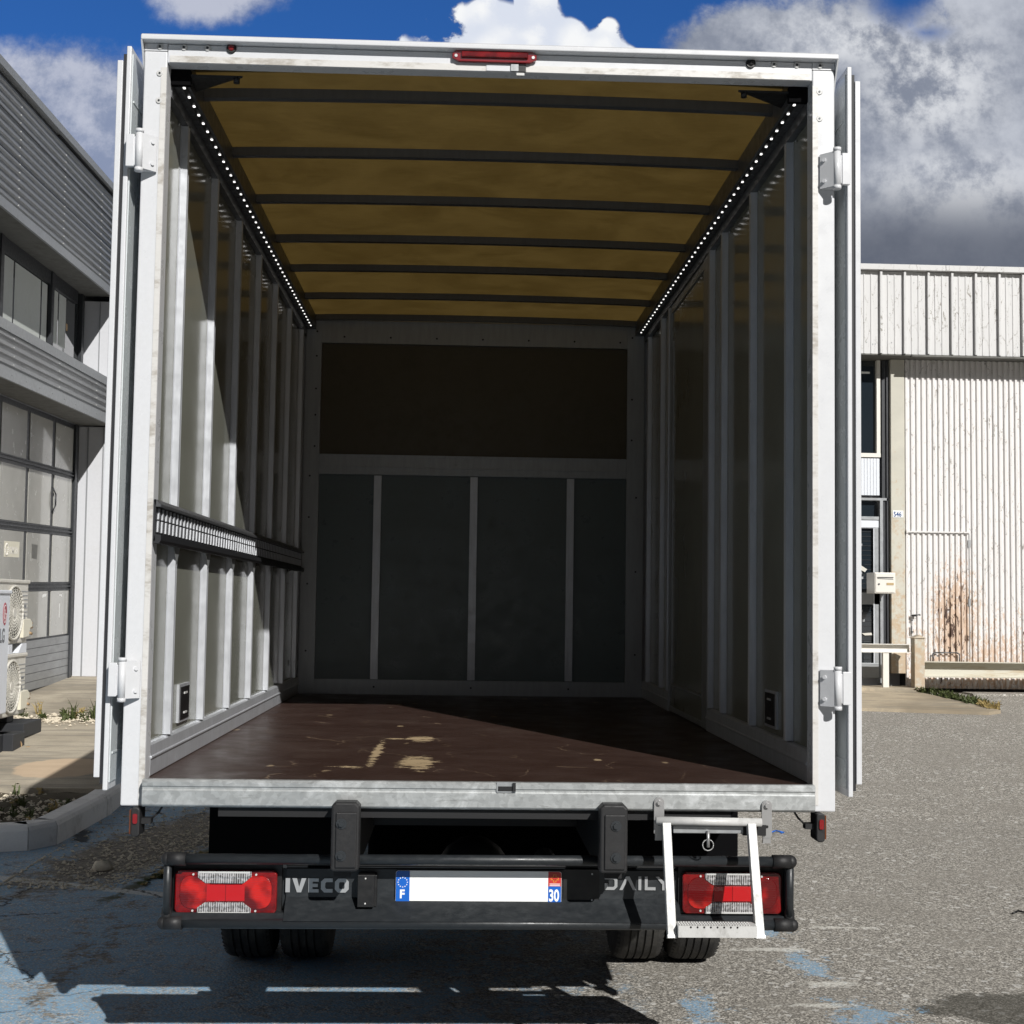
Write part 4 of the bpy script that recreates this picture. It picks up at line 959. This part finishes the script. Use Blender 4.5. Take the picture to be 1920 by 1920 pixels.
# ================================================================ left building
LB = root('workshop_building', 'grey metal clad workshop left of the truck, with a tall glazed sectional door', 'building', (-4.6, 10, 0), rot=(.018, 0, 0))
def L(name, mb, mats, parent=None, **kw): return link(name, mb, mats, parent or LB, **kw)
Y0, Y1 = -1.0, 24.0
def corr(x, z0, z1, pitch, amp):
    n = max(1, round((z1-z0)/pitch)); p = (z1-z0)/n; pts = []
    for i in range(n):
        a = z0+i*p
        for t, o in ((0, 0), (.22, 0), (.36, 1), (.64, 1), (.78, 0)): pts.append((x+o*amp, a+t*p))
    pts.append((x, z1)); return pts
XC = -4.20
mb = MB(); pts = corr(XC-.018, 5.085, 6.16, .0765, .020); mb.sheet(pts, 'y', Y0, Y1)
def screws(mb, ysl, z0, z1, p, x):
    for y in ysl:
        for i in range(int((z1-z0)/p)): 
            z = z0+(i+.5)*p; yy_ = y+.01*math.sin(i*1.7)
            mb.cyl((x, yy_, z), (x+.008, yy_, z), .007, 6, 1)
screws(mb, (5.4, 6.9, 8.5, 9.95, 11.4, 12.9), 5.085, 6.16, .0768, XC)
L('upper_cladding', mb, ['clad_grey', 'alu_white'])
mb = MB()
for z in (5.52, 5.86): mb.box(XC-.0, XC+.004, Y0, Y1, z, z+.006)
L('sheet_joint', mb, 'seal')
mb = MB(); mb.box(XC-.02, XC+.006, Y0, Y1, 4.995, 5.084); L('lower_trim', mb, 'clad_trim')
mb = MB(); mb.box(XC-.03, XC-.012, Y0, 9.8, 6.15, 6.175, 1); mb.box(XC-.02, XC+.05, Y0, Y1, 6.178, 6.255, 0); mb.box(XC-.02, XC+.012, 9.7, Y1, 6.162, 6.177, 1); mb.box(-9, XC-.021, Y0, Y1, 6.18, 6.24, 0); L('roof_edge', mb, ['clad_trim', 'seal'])
mb = MB(); mb.sheet(corr(XC-.018, 3.60, 3.925, .0735, .022), 'y', Y0, Y1); screws(mb, (6.9, 8.5, 9.95, 11.4), 3.60, 3.925, .081, XC+.002); L('canopy_cladding', mb, ['clad_grey', 'alu_white'])
mb = MB(); mb.box(XC-.02, XC+.006, Y0, Y1, 3.49, 3.599); mb.prism([(XC+.006, 3.926), (XC+.006, 4.02), (XC-.30, 4.045), (XC-.30, 3.926)], 'y', Y0, Y1)
for i in range(22): mb.cyl((XC+.004, 3+i*.42, 3.545), (XC+.012, 3+i*.42, 3.545), .006, 6)
L('canopy_trim', mb, 'clad_trim')
mb = MB(); mb.box(-4.62, XC-.021, Y0, 12.295, 3.50, 3.53); mb.box(-4.62, XC-.021, Y0, 12.295, 5.05, 5.082); L('soffit', mb, 'soffit')
mb = MB(); mb.box(-9, -4.66, Y0, Y1, 0, 6.15); mb.box(-4.655, -4.61, Y0, 6.0, 0, 3.49); L('wall', mb, 'wall_pale')
# fin at the far end of the recess and the wall beyond
mb = MB(); mb.box(-4.62, XC-.002, 12.30, Y1, .2, 3.485); mb.box(-4.62, XC-.03, 12.30, Y1, 4.05, 4.99); L('end_wall', mb, 'wall_pale')
mb = MB(); mb.box(-4.52, -4.505, 12.290, 12.298, .5, 3.48); mb.box(-4.335, -4.325, 12.286, 12.298, .5, 3.48); mb.box(-4.42, -4.41, 12.29, 12.298, 4.06, 4.98); L('wall_seam', mb, 'clad_trim')
# upper window band
mb = MB(); mb.box(-4.655, -4.63, Y0, 12.295, 4.05, 5.05); wb = L('window_band', mb, 'glass_band')
mb = MB(); mb.box(-4.628, -4.60, Y0, 12.0, 4.90, 5.045); mb.box(-4.628, -4.60, Y0, 12.0, 4.04, 4.09)
for y in (2.5, 4.2, 5.9, 7.6, 9.25, 10.93, 12.15): mb.box(-4.6275, -4.585, y, y+.09, 4.04, 5.045)
TS('window_frame', mb, 'frame_dark', wb)
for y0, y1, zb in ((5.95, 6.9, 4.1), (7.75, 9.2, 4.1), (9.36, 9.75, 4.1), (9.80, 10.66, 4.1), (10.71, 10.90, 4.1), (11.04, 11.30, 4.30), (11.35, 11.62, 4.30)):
    mb = MB(); mb.box(-4.6295, -4.6275, y0, y1, zb, 4.885); TS('painted_reflection', mb, 'reflected_pale', wb)  # pale panels on the glass imitate a reflected pale wall
mb = MB(); mb.box(-4.6275, -4.6255, 11.63, 11.70, 4.52, 4.60); TS('sticker', mb, 'moss_wood', wb)
# sectional door
mb = MB(); mb.box(-4.66, -4.63, 6.0, 12.14, .40, 3.49); sdoor = L('sectional_door', mb, 'frame_dark')
rows = [(1.045, 1.545), (1.645, 2.17), (2.27, 2.84), (2.93, 3.43)]
cols = [(6.05+.905*i, 6.05+.905*i+.80) for i in range(6)]+[(11.43, 12.06)]
cols = [(6.85, 7.62), (7.72, 8.52), (8.62, 9.42), (9.53, 10.33), (10.44, 11.24), (11.36, 12.06)]
for (z0, z1) in rows:
    for (y0, y1) in cols:
        mb = MB(); mb.box(-4.629, -4.622, y0, y1, z0, z1); TS('pane', mb, 'frost', sdoor)
mb = MB()
for z in (1.595, 2.22, 2.885): mb.box(-4.629, -4.610, 6.0, 12.14, z-.008, z+.008); mb.box(-4.629, -4.618, 6.0, 12.14, z-.045, z-.030); mb.box(-4.629, -4.618, 6.0, 12.14, z+.030, z+.045)
mb.box(-4.64, -4.60, 12.10, 12.20, .40, 3.49)
TS('section_rail', mb, 'frame_dark', sdoor)
mb = MB()
for i in range(6): mb.box(-4.629, -4.618, 6.0, 12.10, .50+i*.088, .50+i*.088+.082)
TS('bottom_panel', mb, 'clad_grey', sdoor)
mb = MB(); mb.tube([(-4.62, 11.30, 2.42), (-4.59, 11.32, 2.50), (-4.59, 11.32, 2.62), (-4.62, 11.30, 2.70)], .008, 8); TS('handle', mb, 'frame_dark', sdoor)
# old sticker on a pane
mb = MB(); mb.box(-4.6218, -4.6210, 9.72, 10.20, 1.90, 2.06, 0)
for i in range(16):
    a = i*PI/8; mb.ball((-4.620, 9.79+.045*math.cos(a), 1.975+.055*math.sin(a)), .009, 6, 4, 1)
mb.box(-4.6205, -4.6195, 9.745, 9.835, 1.97, 1.98, 1)
text_mb('TOMORA', .10, (-4.6200, 9.86, 1.935), (0, 1, 0), (0, 0, 1), .001, 1, mb, .72, .002)
TS('faded_sticker', mb, ['beige', 'mailbox'], sdoor)
mb = MB(); mb.prism([(10.62, 1.90), (10.80, 1.89), (10.815, 2.045), (10.61, 2.05)], 'x', -4.6218, -4.6208); TS('faded_sticker', mb, 'soffit', sdoor)
mb = MB(); mb.prism([(11.05, 1.475), (11.18, 1.49), (11.19, 1.515), (11.06, 1.51)], 'x', -4.6218, -4.6208); mb.box(-4.6218, -4.6208, 11.68, 11.78, 1.49, 1.502); mb.box(-4.6218, -4.6208, 11.77, 11.782, 1.475, 1.49); mb.box(-4.6218, -4.6208, 11.70, 11.712, 1.24, 1.40); TS('tape_scrap', mb, 'plate_white', sdoor)
mb = MB(); mb.box(-4.62, -4.54, 6.0, 12.14, .36, .455); L('threshold', mb, 'clad_trim')

# ---------------- air conditioners
def ac_unit(y0, y1, z0, z1, x0, x1, label, fan=True):
    r = root('air_conditioner', label, 'air conditioner', (x0, (y0+y1)/2, z0), group='outdoor air conditioning units on the left pavement')
    P = lambda n_, mb_, m_, p_=None, **k: link(n_, mb_, m_, p_ or r, **k)
    mb = MB(); mb.box(x0, x1, y0, y1, z0, z1); cs = P('casing', mb, 'ac', bevel=.012)
    mb = MB(); mb.box(x0-.01, x1+.012, y0-.01, y1+.01, z1-.012, z1+.02); P('top_cover', mb, 'ac', bevel=.008)
    if fan:
        yc, zc, R = y1-.40, (z0+z1)/2, (z1-z0)*.43
        mb = MB()
        n = 40
        for rr, q in ((R, .012),): mb.tube([(x1+.012, yc+rr*math.cos(2*PI*i/n), zc+rr*math.sin(2*PI*i/n)) for i in range(n+1)], q, 6)
        for k in range(1, 9):
            rr = R*k/9; mb.tube([(x1+.014, yc+rr*math.cos(2*PI*i/28), zc+rr*math.sin(2*PI*i/28)) for i in range(29)], .0032, 4)
        for i in range(24):
            a = 2*PI*i/24; mb.cyl((x1+.012, yc+R*.18*math.cos(a), zc+R*.18*math.sin(a)), (x1+.012, yc+R*math.cos(a), zc+R*math.sin(a)), .0035, 4)
        mb.cyl((x1+.008, yc, zc), (x1+.018, yc, zc), R*.18, 16)
        P('fan_grille', mb, 'ac')
        mb = MB(); mb.cyl((x1+.001, yc, zc), (x1+.004, yc, zc), R*.97, 32); P('fan_opening', mb, 'soffit')
        mb = MB()
        for i in range(7): mb.box(x1, x1+.004, y1-.20, y1-.02, z1-.08-.035*i, z1-.074-.035*i)
        P('louvre', mb, 'clad_trim')
        mb = MB(); cy_ = y1-.10; cz_ = z0+(z1-z0)*.42
        for dy, dz in ((0, .018), (-.018, -.012), (.018, -.012)):
            mb.prism([(cy_+dy, cz_+dz-.018), (cy_+dy+.010, cz_+dz), (cy_+dy, cz_+dz+.018), (cy_+dy-.010, cz_+dz)], 'x', x1+.002, x1+.004)
        mb.box(x1+.002, x1+.004, cy_-.05, cy_+.05, cz_-.075, cz_-.05); mb.box(x1+.002, x1+.004, cy_-.04, cy_+.045, cz_+.09, cz_+.105)
        P('badge', mb, 'grey_txt')
    return r
u1 = ac_unit(6.95, 7.84, 1.105, 1.622, -4.12, -3.80, 'cream air conditioning unit raised on white brackets, upper of the stacked pair')
u2 = ac_unit(6.95, 7.84, .500, 1.0, -4.12, -3.80, 'cream air conditioning unit standing on black feet, lower of the stacked pair')
for r_, z in ((u1, 1.16), (u2, .55)):
    mb = MB(); mb.prism([(7.66, z-.01), (7.82, z), (7.84, z+.07), (7.90, z+.075), (7.90, z+.12), (7.84, z+.15), (7.66, z+.145)], 'x', -3.86, -3.775); sv = link('valve_cover', mb, 'beige', r_, bevel=.004)
    mb = MB()
    for dz in (.03, .085, .12): mb.cyl((-3.80, 7.885, z+dz), (-3.79, 7.935, z+dz-.01), .012, 8)
    link('copper_pipe', mb, 'moss_wood', sv)
for pp in ([(7.62, 1.022), (7.84, 1.022), (7.84, 1.10), (7.72, 1.10)], [(6.98, 1.022), (7.2, 1.022), (7.1, 1.10), (6.98, 1.10)], [(7.36, 1.022), (7.46, 1.022), (7.46, 1.10), (7.36, 1.10)]):
    mb = MB(); mb.prism(pp, 'x', -4.10, -3.80); link('stacking_bracket', mb, 'ac_white', u1)
for ya, yb, za_, zb_, zc_ in ((7.52, 8.02, .322, .44, .50), (6.9, 7.2, .25, .40, .50)):
    mb = MB(); mb.box(-4.20, -3.70, ya, yb, za_, zb_); mb.box(-4.0, -3.85, ya+.03, ya+.2, zb_, zc_); link('foot', mb, 'foot', u2, bevel=.006)
u3 = ac_unit(6.15, 7.05, .56, 1.53, -3.99, -3.70, 'tall white air conditioning unit with red round badge, cut off by the frame', False)
for ch in u3.children: ch.data.materials[0] = M['ac_white']
mb = MB(); n = 28; yc, zc = 6.925, 1.36
mb.prism([(yc+.046*math.cos(2*PI*i/n), zc+.090*math.sin(2*PI*i/n)) for i in range(n)], 'x', -3.6999, -3.6975, 0)
def ring(mb, ry, rz, t, x0, x1, a0=0, a1=360, m=1):
    k = 28
    for i in range(k):
        a = math.radians(a0+(a1-a0)*i/k); b = math.radians(a0+(a1-a0)*(i+1)/k)
        mb.prism([(yc+ry*math.cos(a), zc+rz*math.sin(a)), (yc+ry*math.cos(b), zc+rz*math.sin(b)), (yc+(ry-t)*math.cos(b), zc+(rz-t*1.8)*math.sin(b)), (yc+(ry-t)*math.cos(a), zc+(rz-t*1.8)*math.sin(a))], 'x', x0, x1, m)
ring(mb, .037, .072, .004, -3.6974, -3.6965, 70, 360)
mb.prism([(yc-.010, zc+.035), (yc-.003, zc+.035), (yc-.003, zc-.03), (yc+.006, zc-.03), (yc+.006, zc-.04), (yc-.010, zc-.04)], 'x', -3.6974, -3.6965, 1); mb.box(-3.6974, -3.6965, yc+.008, yc+.036, zc-.004, zc+.004, 1)
link('round_badge', mb, ['brand_red', 'plate_white'], u3)
mb = MB(); text_mb('LG', .155, (-3.6985, 6.825, 1.135), (0, 1, 0), (0, 0, 1), .001, 0, mb, .62, .004); link('badge_letters', mb, 'grey_txt', u3)
mb = MB(); mb.box(-4.05, -3.62, 7.0, 7.30, .262, .40); mb.box(-3.95, -3.75, 6.7, 7.04, .401, .56); link('foot', mb, 'foot', u3, bevel=.006)
mb = MB(); mb.box(-4.05, -3.62, 6.2, 6.5, .22, .40); mb.box(-3.95, -3.75, 6.22, 6.4, .401, .56); link('foot', mb, 'foot', u3, bevel=.006)

# ================================================================ right building
RB = root('warehouse_building', 'old white metal clad warehouse with peeling paint and a rusty corrugated gate', 'building', (5.4, 12.6, .5))
def Rr(name, mb, mats, parent=None, **kw): return link(name, mb, mats, parent or RB, **kw)
XL, XR = -3.6, 15.0
mb = MB(); mb.box(XL, XR, 12.72, 26, 0, 5.55); mb.box(XL, 3.3, 12.5, 12.719, 0, 4.7); Rr('wall', mb, 'wall_pale')
# parapet of ribbed sheet
YP = 12.20; pts = []; x = XL+.02; k = 0
x = 4.98-.2925*29
while x < XR:
    pts += [(x, YP), (x+.002, YP-.045), (x+.028, YP-.045), (x+.030, YP)]
    for t in (.33, .62): pts += [(x+.2925*t, YP), (x+.2925*t+.006, YP-.008), (x+.2925*t+.018, YP-.008), (x+.2925*t+.024, YP)]
    x += .2925
mb = MB(); mb.sheet(pts, 'z', 4.60, 5.615)
random.seed(3)
for _ in range(40): xx = random.uniform(4.6, 8); zz = random.choice((4.72, 5.1, 5.5))+random.uniform(-.02, .02); mb.cyl((xx, YP, zz), (xx, YP-.006, zz), .007, 6, 1)
Rr('parapet', mb, ['parapet', 'alu_mid'])
mb = MB()
for a, b in ((XL, -.6), (-.598, 2.3), (2.302, 5.78), (5.783, 9.2), (9.203, 12.5), (12.503, XR)): mb.box(a, b, YP-.075, YP+.30, 5.622, 5.692)
Rr('parapet_cap', mb, 'parapet', bevel=.004)
mb = MB(); mb.box(XL, XR, YP+.001, 12.715, 4.585, 4.6+.02); mb.box(XL, XR, 12.28, 12.71, 5.5, 5.62); mb.box(5.376, XR, YP-.03, YP+.05, 4.57, 4.592); Rr('soffit', mb, 'soffit')
# corrugated gate
pts = []; x = 5.38; p = .0688
while x < 12.2:
    pts += [(x, 12.50), (x+p*.12, 12.475), (x+p*.52, 12.475), (x+p*.64, 12.50), (x+p*.97, 12.50)]; x += p
mb = MB(); mb.sheet(pts, 'z', .545, 4.583); gate = Rr('corrugated_gate', mb, 'gate')
mb = MB(); mb.box(5.38, 12.2, 12.515, 12.715, .42, 4.58); TS('gate_back', mb, 'steel_dark', gate)
mb = MB(); mb.box(5.385, 6.17, 12.452, 12.474, 2.445, 2.462); mb.box(5.383, 5.400, 12.44, 12.474, 2.435, 2.475); TS('wicket_rail', mb, 'gate', gate)
mb = MB(); mb.box(6.168, 6.176, 12.468, 12.474, .9, 2.44, 0)
for z in (2.27, 1.55): mb.box(6.155, 6.185, 12.46, 12.474, z, z+.09, 0)
TS('wicket_edge', mb, 'alu_mid', gate)
mb = MB(); mb.box(5.44, 5.50, 12.43, 12.474, 1.415, 1.432, 0); mb.tube([(5.44, 12.43, 1.43), (5.53, 12.40, 1.44), (5.53, 12.40, 1.425)], .008, 6, 0); mb.cyl((5.455, 12.474, 1.37), (5.455, 12.46, 1.37), .012, 10, 0); mb.box(5.445, 5.455, 12.46, 12.474, 1.20, 1.30, 0); mb.box(5.44, 5.475, 12.46, 12.474, 1.225, 1.235, 0); TS('latch', mb, 'alu_dark', gate)
mb = MB(); mb.tube([(5.70, 12.44, .87), (5.70, 12.44, .965), (5.73, 12.44, .98), (6.0, 12.44, .98), (6.03, 12.44, .965), (6.03, 12.44, .87)], .008, 8); TS('bar_handle', mb, 'alu_dark', gate)
mb = MB(); mb.box(5.5, 12.2, 12.28, 12.72, .30, .485); Rr('gate_sill', mb, 'concrete_apron', bevel=.02)
# pillar with house number
mb = MB(); mb.box(5.203, 5.376, 12.47, 12.716, .72, 4.583); pil = Rr('pillar', mb, 'pillar', bevel=.006)
mb = MB(); mb.box(5.222, 5.352, 12.463, 12.4695, 2.625, 2.71); TS('house_number_plate', mb, 'plate_white', pil)
mb = MB(); text_mb('546', .083, (5.231, 12.4625, 2.636), (1, 0, 0), (0, 0, 1), .0015, 0, mb, .80, .0025); TS('house_number', mb, 'sign_blue', pil)
# entrance bay: window, panel, transom, glazed door
mb = MB(); mb.box(3.3, 5.06, 12.60, 12.62, 3.42, 4.58); wd = Rr('window', mb, 'glass_dark')
mb = MB(); mb.box(3.3, 5.095, 12.53, 12.61, 3.37, 3.42, 0); mb.box(5.05, 5.095, 12.54, 12.60, 3.421, 4.58, 0); mb.box(3.3, 3.35, 12.54, 12.60, 3.421, 4.58, 0); TS('window_frame', mb, 'mailbox', wd)
mb = MB(); mb.box(4.86, 4.98, 12.594, 12.599, 4.42, 4.445); TS('sticker', mb, 'plate_white', wd)
mb = MB()
xx = 3.3
while xx < 5.06: mb.box(xx, xx+.032, 12.55, 12.60, 2.90, 3.36); mb.box(xx+.032, xx+.0375, 12.556, 12.60, 2.90, 3.36); xx += .038
Rr('ribbed_panel', mb, 'ac_white')
mb = MB(); mb.box(3.3, 5.06, 12.60, 12.62, 2.64, 2.83); Rr('transom_window', mb, 'glass_dark')
mb = MB(); mb.box(3.3, 5.20, 12.52, 12.61, 2.835, 2.865, 0); mb.box(3.3, 5.09, 12.52, 12.61, 2.595, 2.635, 0)
mb.box(5.075, 5.112, 12.50, 12.62, .60, 2.834, 0); mb.box(5.114, 5.150, 12.54, 12.62, .60, 4.58, 1); mb.box(5.152, 5.202, 12.56, 12.62, .60, 4.58, 0); mb.box(5.165, 5.185, 12.52, 12.56, .60, 4.58, 1)
Rr('door_surround', mb, ['alu_door', 'frame_dark'])
mb = MB()
for a, b, c, d_ in ((4.10, 5.074, 2.49, 2.594), (4.10, 5.074, 1.555, 1.70), (4.10, 5.074, .66, .84), (5.010, 5.074, .84, 2.49), (4.10, 4.17, .84, 2.49)): mb.box(a, b, 12.53, 12.575, c, d_)
gd = Rr('glazed_door', mb, 'alu_door', bevel=.002)
mb = MB(); mb.box(4.17, 5.01, 12.575, 12.585, .84, 2.49); TS('door_glass', mb, 'glass_dark', gd)
mb = MB(); mb.box(5.0, 5.0095, 12.528, 12.534, .84, 2.49); mb.box(4.1, 5.074, 12.526, 12.529, 2.50, 2.585); TS('bright_edge', mb, 'ac_white', gd)
mb = MB(); random.seed(5)
z = .88
while z < 2.47:
    if not (1.54 < z < 1.71):
        ln = 4.86+random.uniform(-.03, .05)*(1 if random.random() < .8 else 0)
        if random.random() < .75: mb.box(4.17, ln, 12.566, 12.572, z, z+.030, 0 if random.random() < .7 else 1)
        mb.box(ln+.004 if ln else 4.17, 5.008, 12.568, 12.573, z, z+.006, 2)
    z += .058
TS('slat_blind', mb, ['ac_white', 'alu_mid', 'slat_dark'], gd)
mb = MB(); mb.prism([(4.75, 2.10), (4.93, 1.985), (4.90, 1.95), (4.74, 2.04)], 'y', 12.555, 12.561); mb.prism([(4.86, 1.20), (4.98, 1.21), (4.99, 1.18), (4.90, 1.175)], 'y', 12.555, 12.561); TS('hanging_slat', mb, 'ac', gd)
# wall mailbox
mbx = root('mailbox', 'cream metal letterbox with slot, mounted beside the door under the house number', 'mailbox', (4.97, 12.2, 1.69))
mb = MB(); mb.box(4.845, 5.095, 11.97, 12.30, 1.686, 1.934); link('box', mb, 'mailbox', mbx, bevel=.005)
mb = MB(); mb.box(4.856, 5.084, 11.962, 11.9695, 1.697, 1.923); fl = link('front_flap', mb, 'mailbox', mbx, bevel=.003)
mb = MB(); mb.box(4.875, 5.065, 11.952, 11.9615, 1.872, 1.880); mb.prism([(4.875, 1.858), (5.065, 1.852), (5.065, 1.857), (4.875, 1.863)], 'y', 11.958, 11.9615); link('slot', mb, 'alu_dark', fl)
mb = MB(); mb.box(4.985, 5.07, 11.957, 11.9615, 1.785, 1.812); link('name_label', mb, 'tan', fl)
mb = MB(); mb.cyl((4.893, 11.962, 1.795), (4.893, 11.954, 1.795), .011, 14); link('lock', mb, 'alu_dark', fl)
mb = MB(); mb.box(4.93, 5.16, 12.301, 12.33, 1.72, 1.90); mb.box(5.12, 5.155, 12.33, 12.53, 1.74, 1.88); link('wall_bracket', mb, 'alu_door', mbx)
# guard rail by the door
gr1 = root('guard_rail', 'white steel guard rail on posts in front of the glazed door', 'guard rail', (4.9, 12.08, .55))
def chan(mb, x0, x1, z0, z1, yb, yf, t=.008):
    mb.box(x0, x1, yf, yb, z1-t, z1); mb.box(x0, x1, yf, yb, z0, z0+t); mb.box(x0, x1, yb-.0, yb+t, z0, z1)
mb = MB(); chan(mb, 2.2, 5.30, .985, 1.088, 12.10, 12.03); link('rail', mb, 'mailbox', gr1)
mb = MB(); mb.box(4.965, 5.035, 12.04, 12.10, .50, .984); link('leg', mb, 'mailbox', gr1)
mb = MB(); mb.box(2.6, 2.67, 12.04, 12.10, .50, .984); link('leg', mb, 'mailbox', gr1)
mb = MB(); mb.box(5.325, 5.445, 11.98, 12.12, .50, 1.16); mb.prism([(5.30, 1.1605), (5.47, 1.1605), (5.385, 1.20)], 'y', 11.965, 12.135); link('end_post', mb, 'pillar', gr1, bevel=.003)
gr2 = root('guard_rail', 'rust streaked steel beam guarding the foot of the corrugated gate', 'guard rail', (6.5, 12.1, .5))
mb = MB(); chan(mb, 5.447, 12.0, .700, .885, 12.16, 12.03); link('beam', mb, 'beam', gr2)
mb = MB(); 
for x in (8.2, 10.5): mb.box(x, x+.08, 12.17, 12.25, .45, .86)
link('leg', mb, 'mailbox', gr2)
# low barrel of the joint strip in front of the gate
mb = MB(); mb.prism([(11.9, .40), (11.92, gz(12)+.02), (12.27, gz(12)+.02), (12.27, .40)], 'x', 6.0, 12.0)
structure('gutter_strip', mb, 'asphalt')
# thin debris on the asphalt
for (x, y, lab, m_) in ((2.02, 4.95, 'short violet scrap lying on the asphalt right of the truck', 'plate_blue'), (2.68, 2.55, 'small black curled twig lying on the open asphalt', 'black'), (1.37, 4.06, 'bent black scrap on the asphalt behind the step', 'black')):
    mb = MB(); mb.tube([(x, y, gz(y)+.006), (x+.04, y+.03, gz(y+.03)+.012), (x+.085, y, gz(y)+.006), (x+.06, y-.03, gz(y)+.008)], .005, 6)
    tag(link('litter_scrap', mb, m_), lab, 'litter')
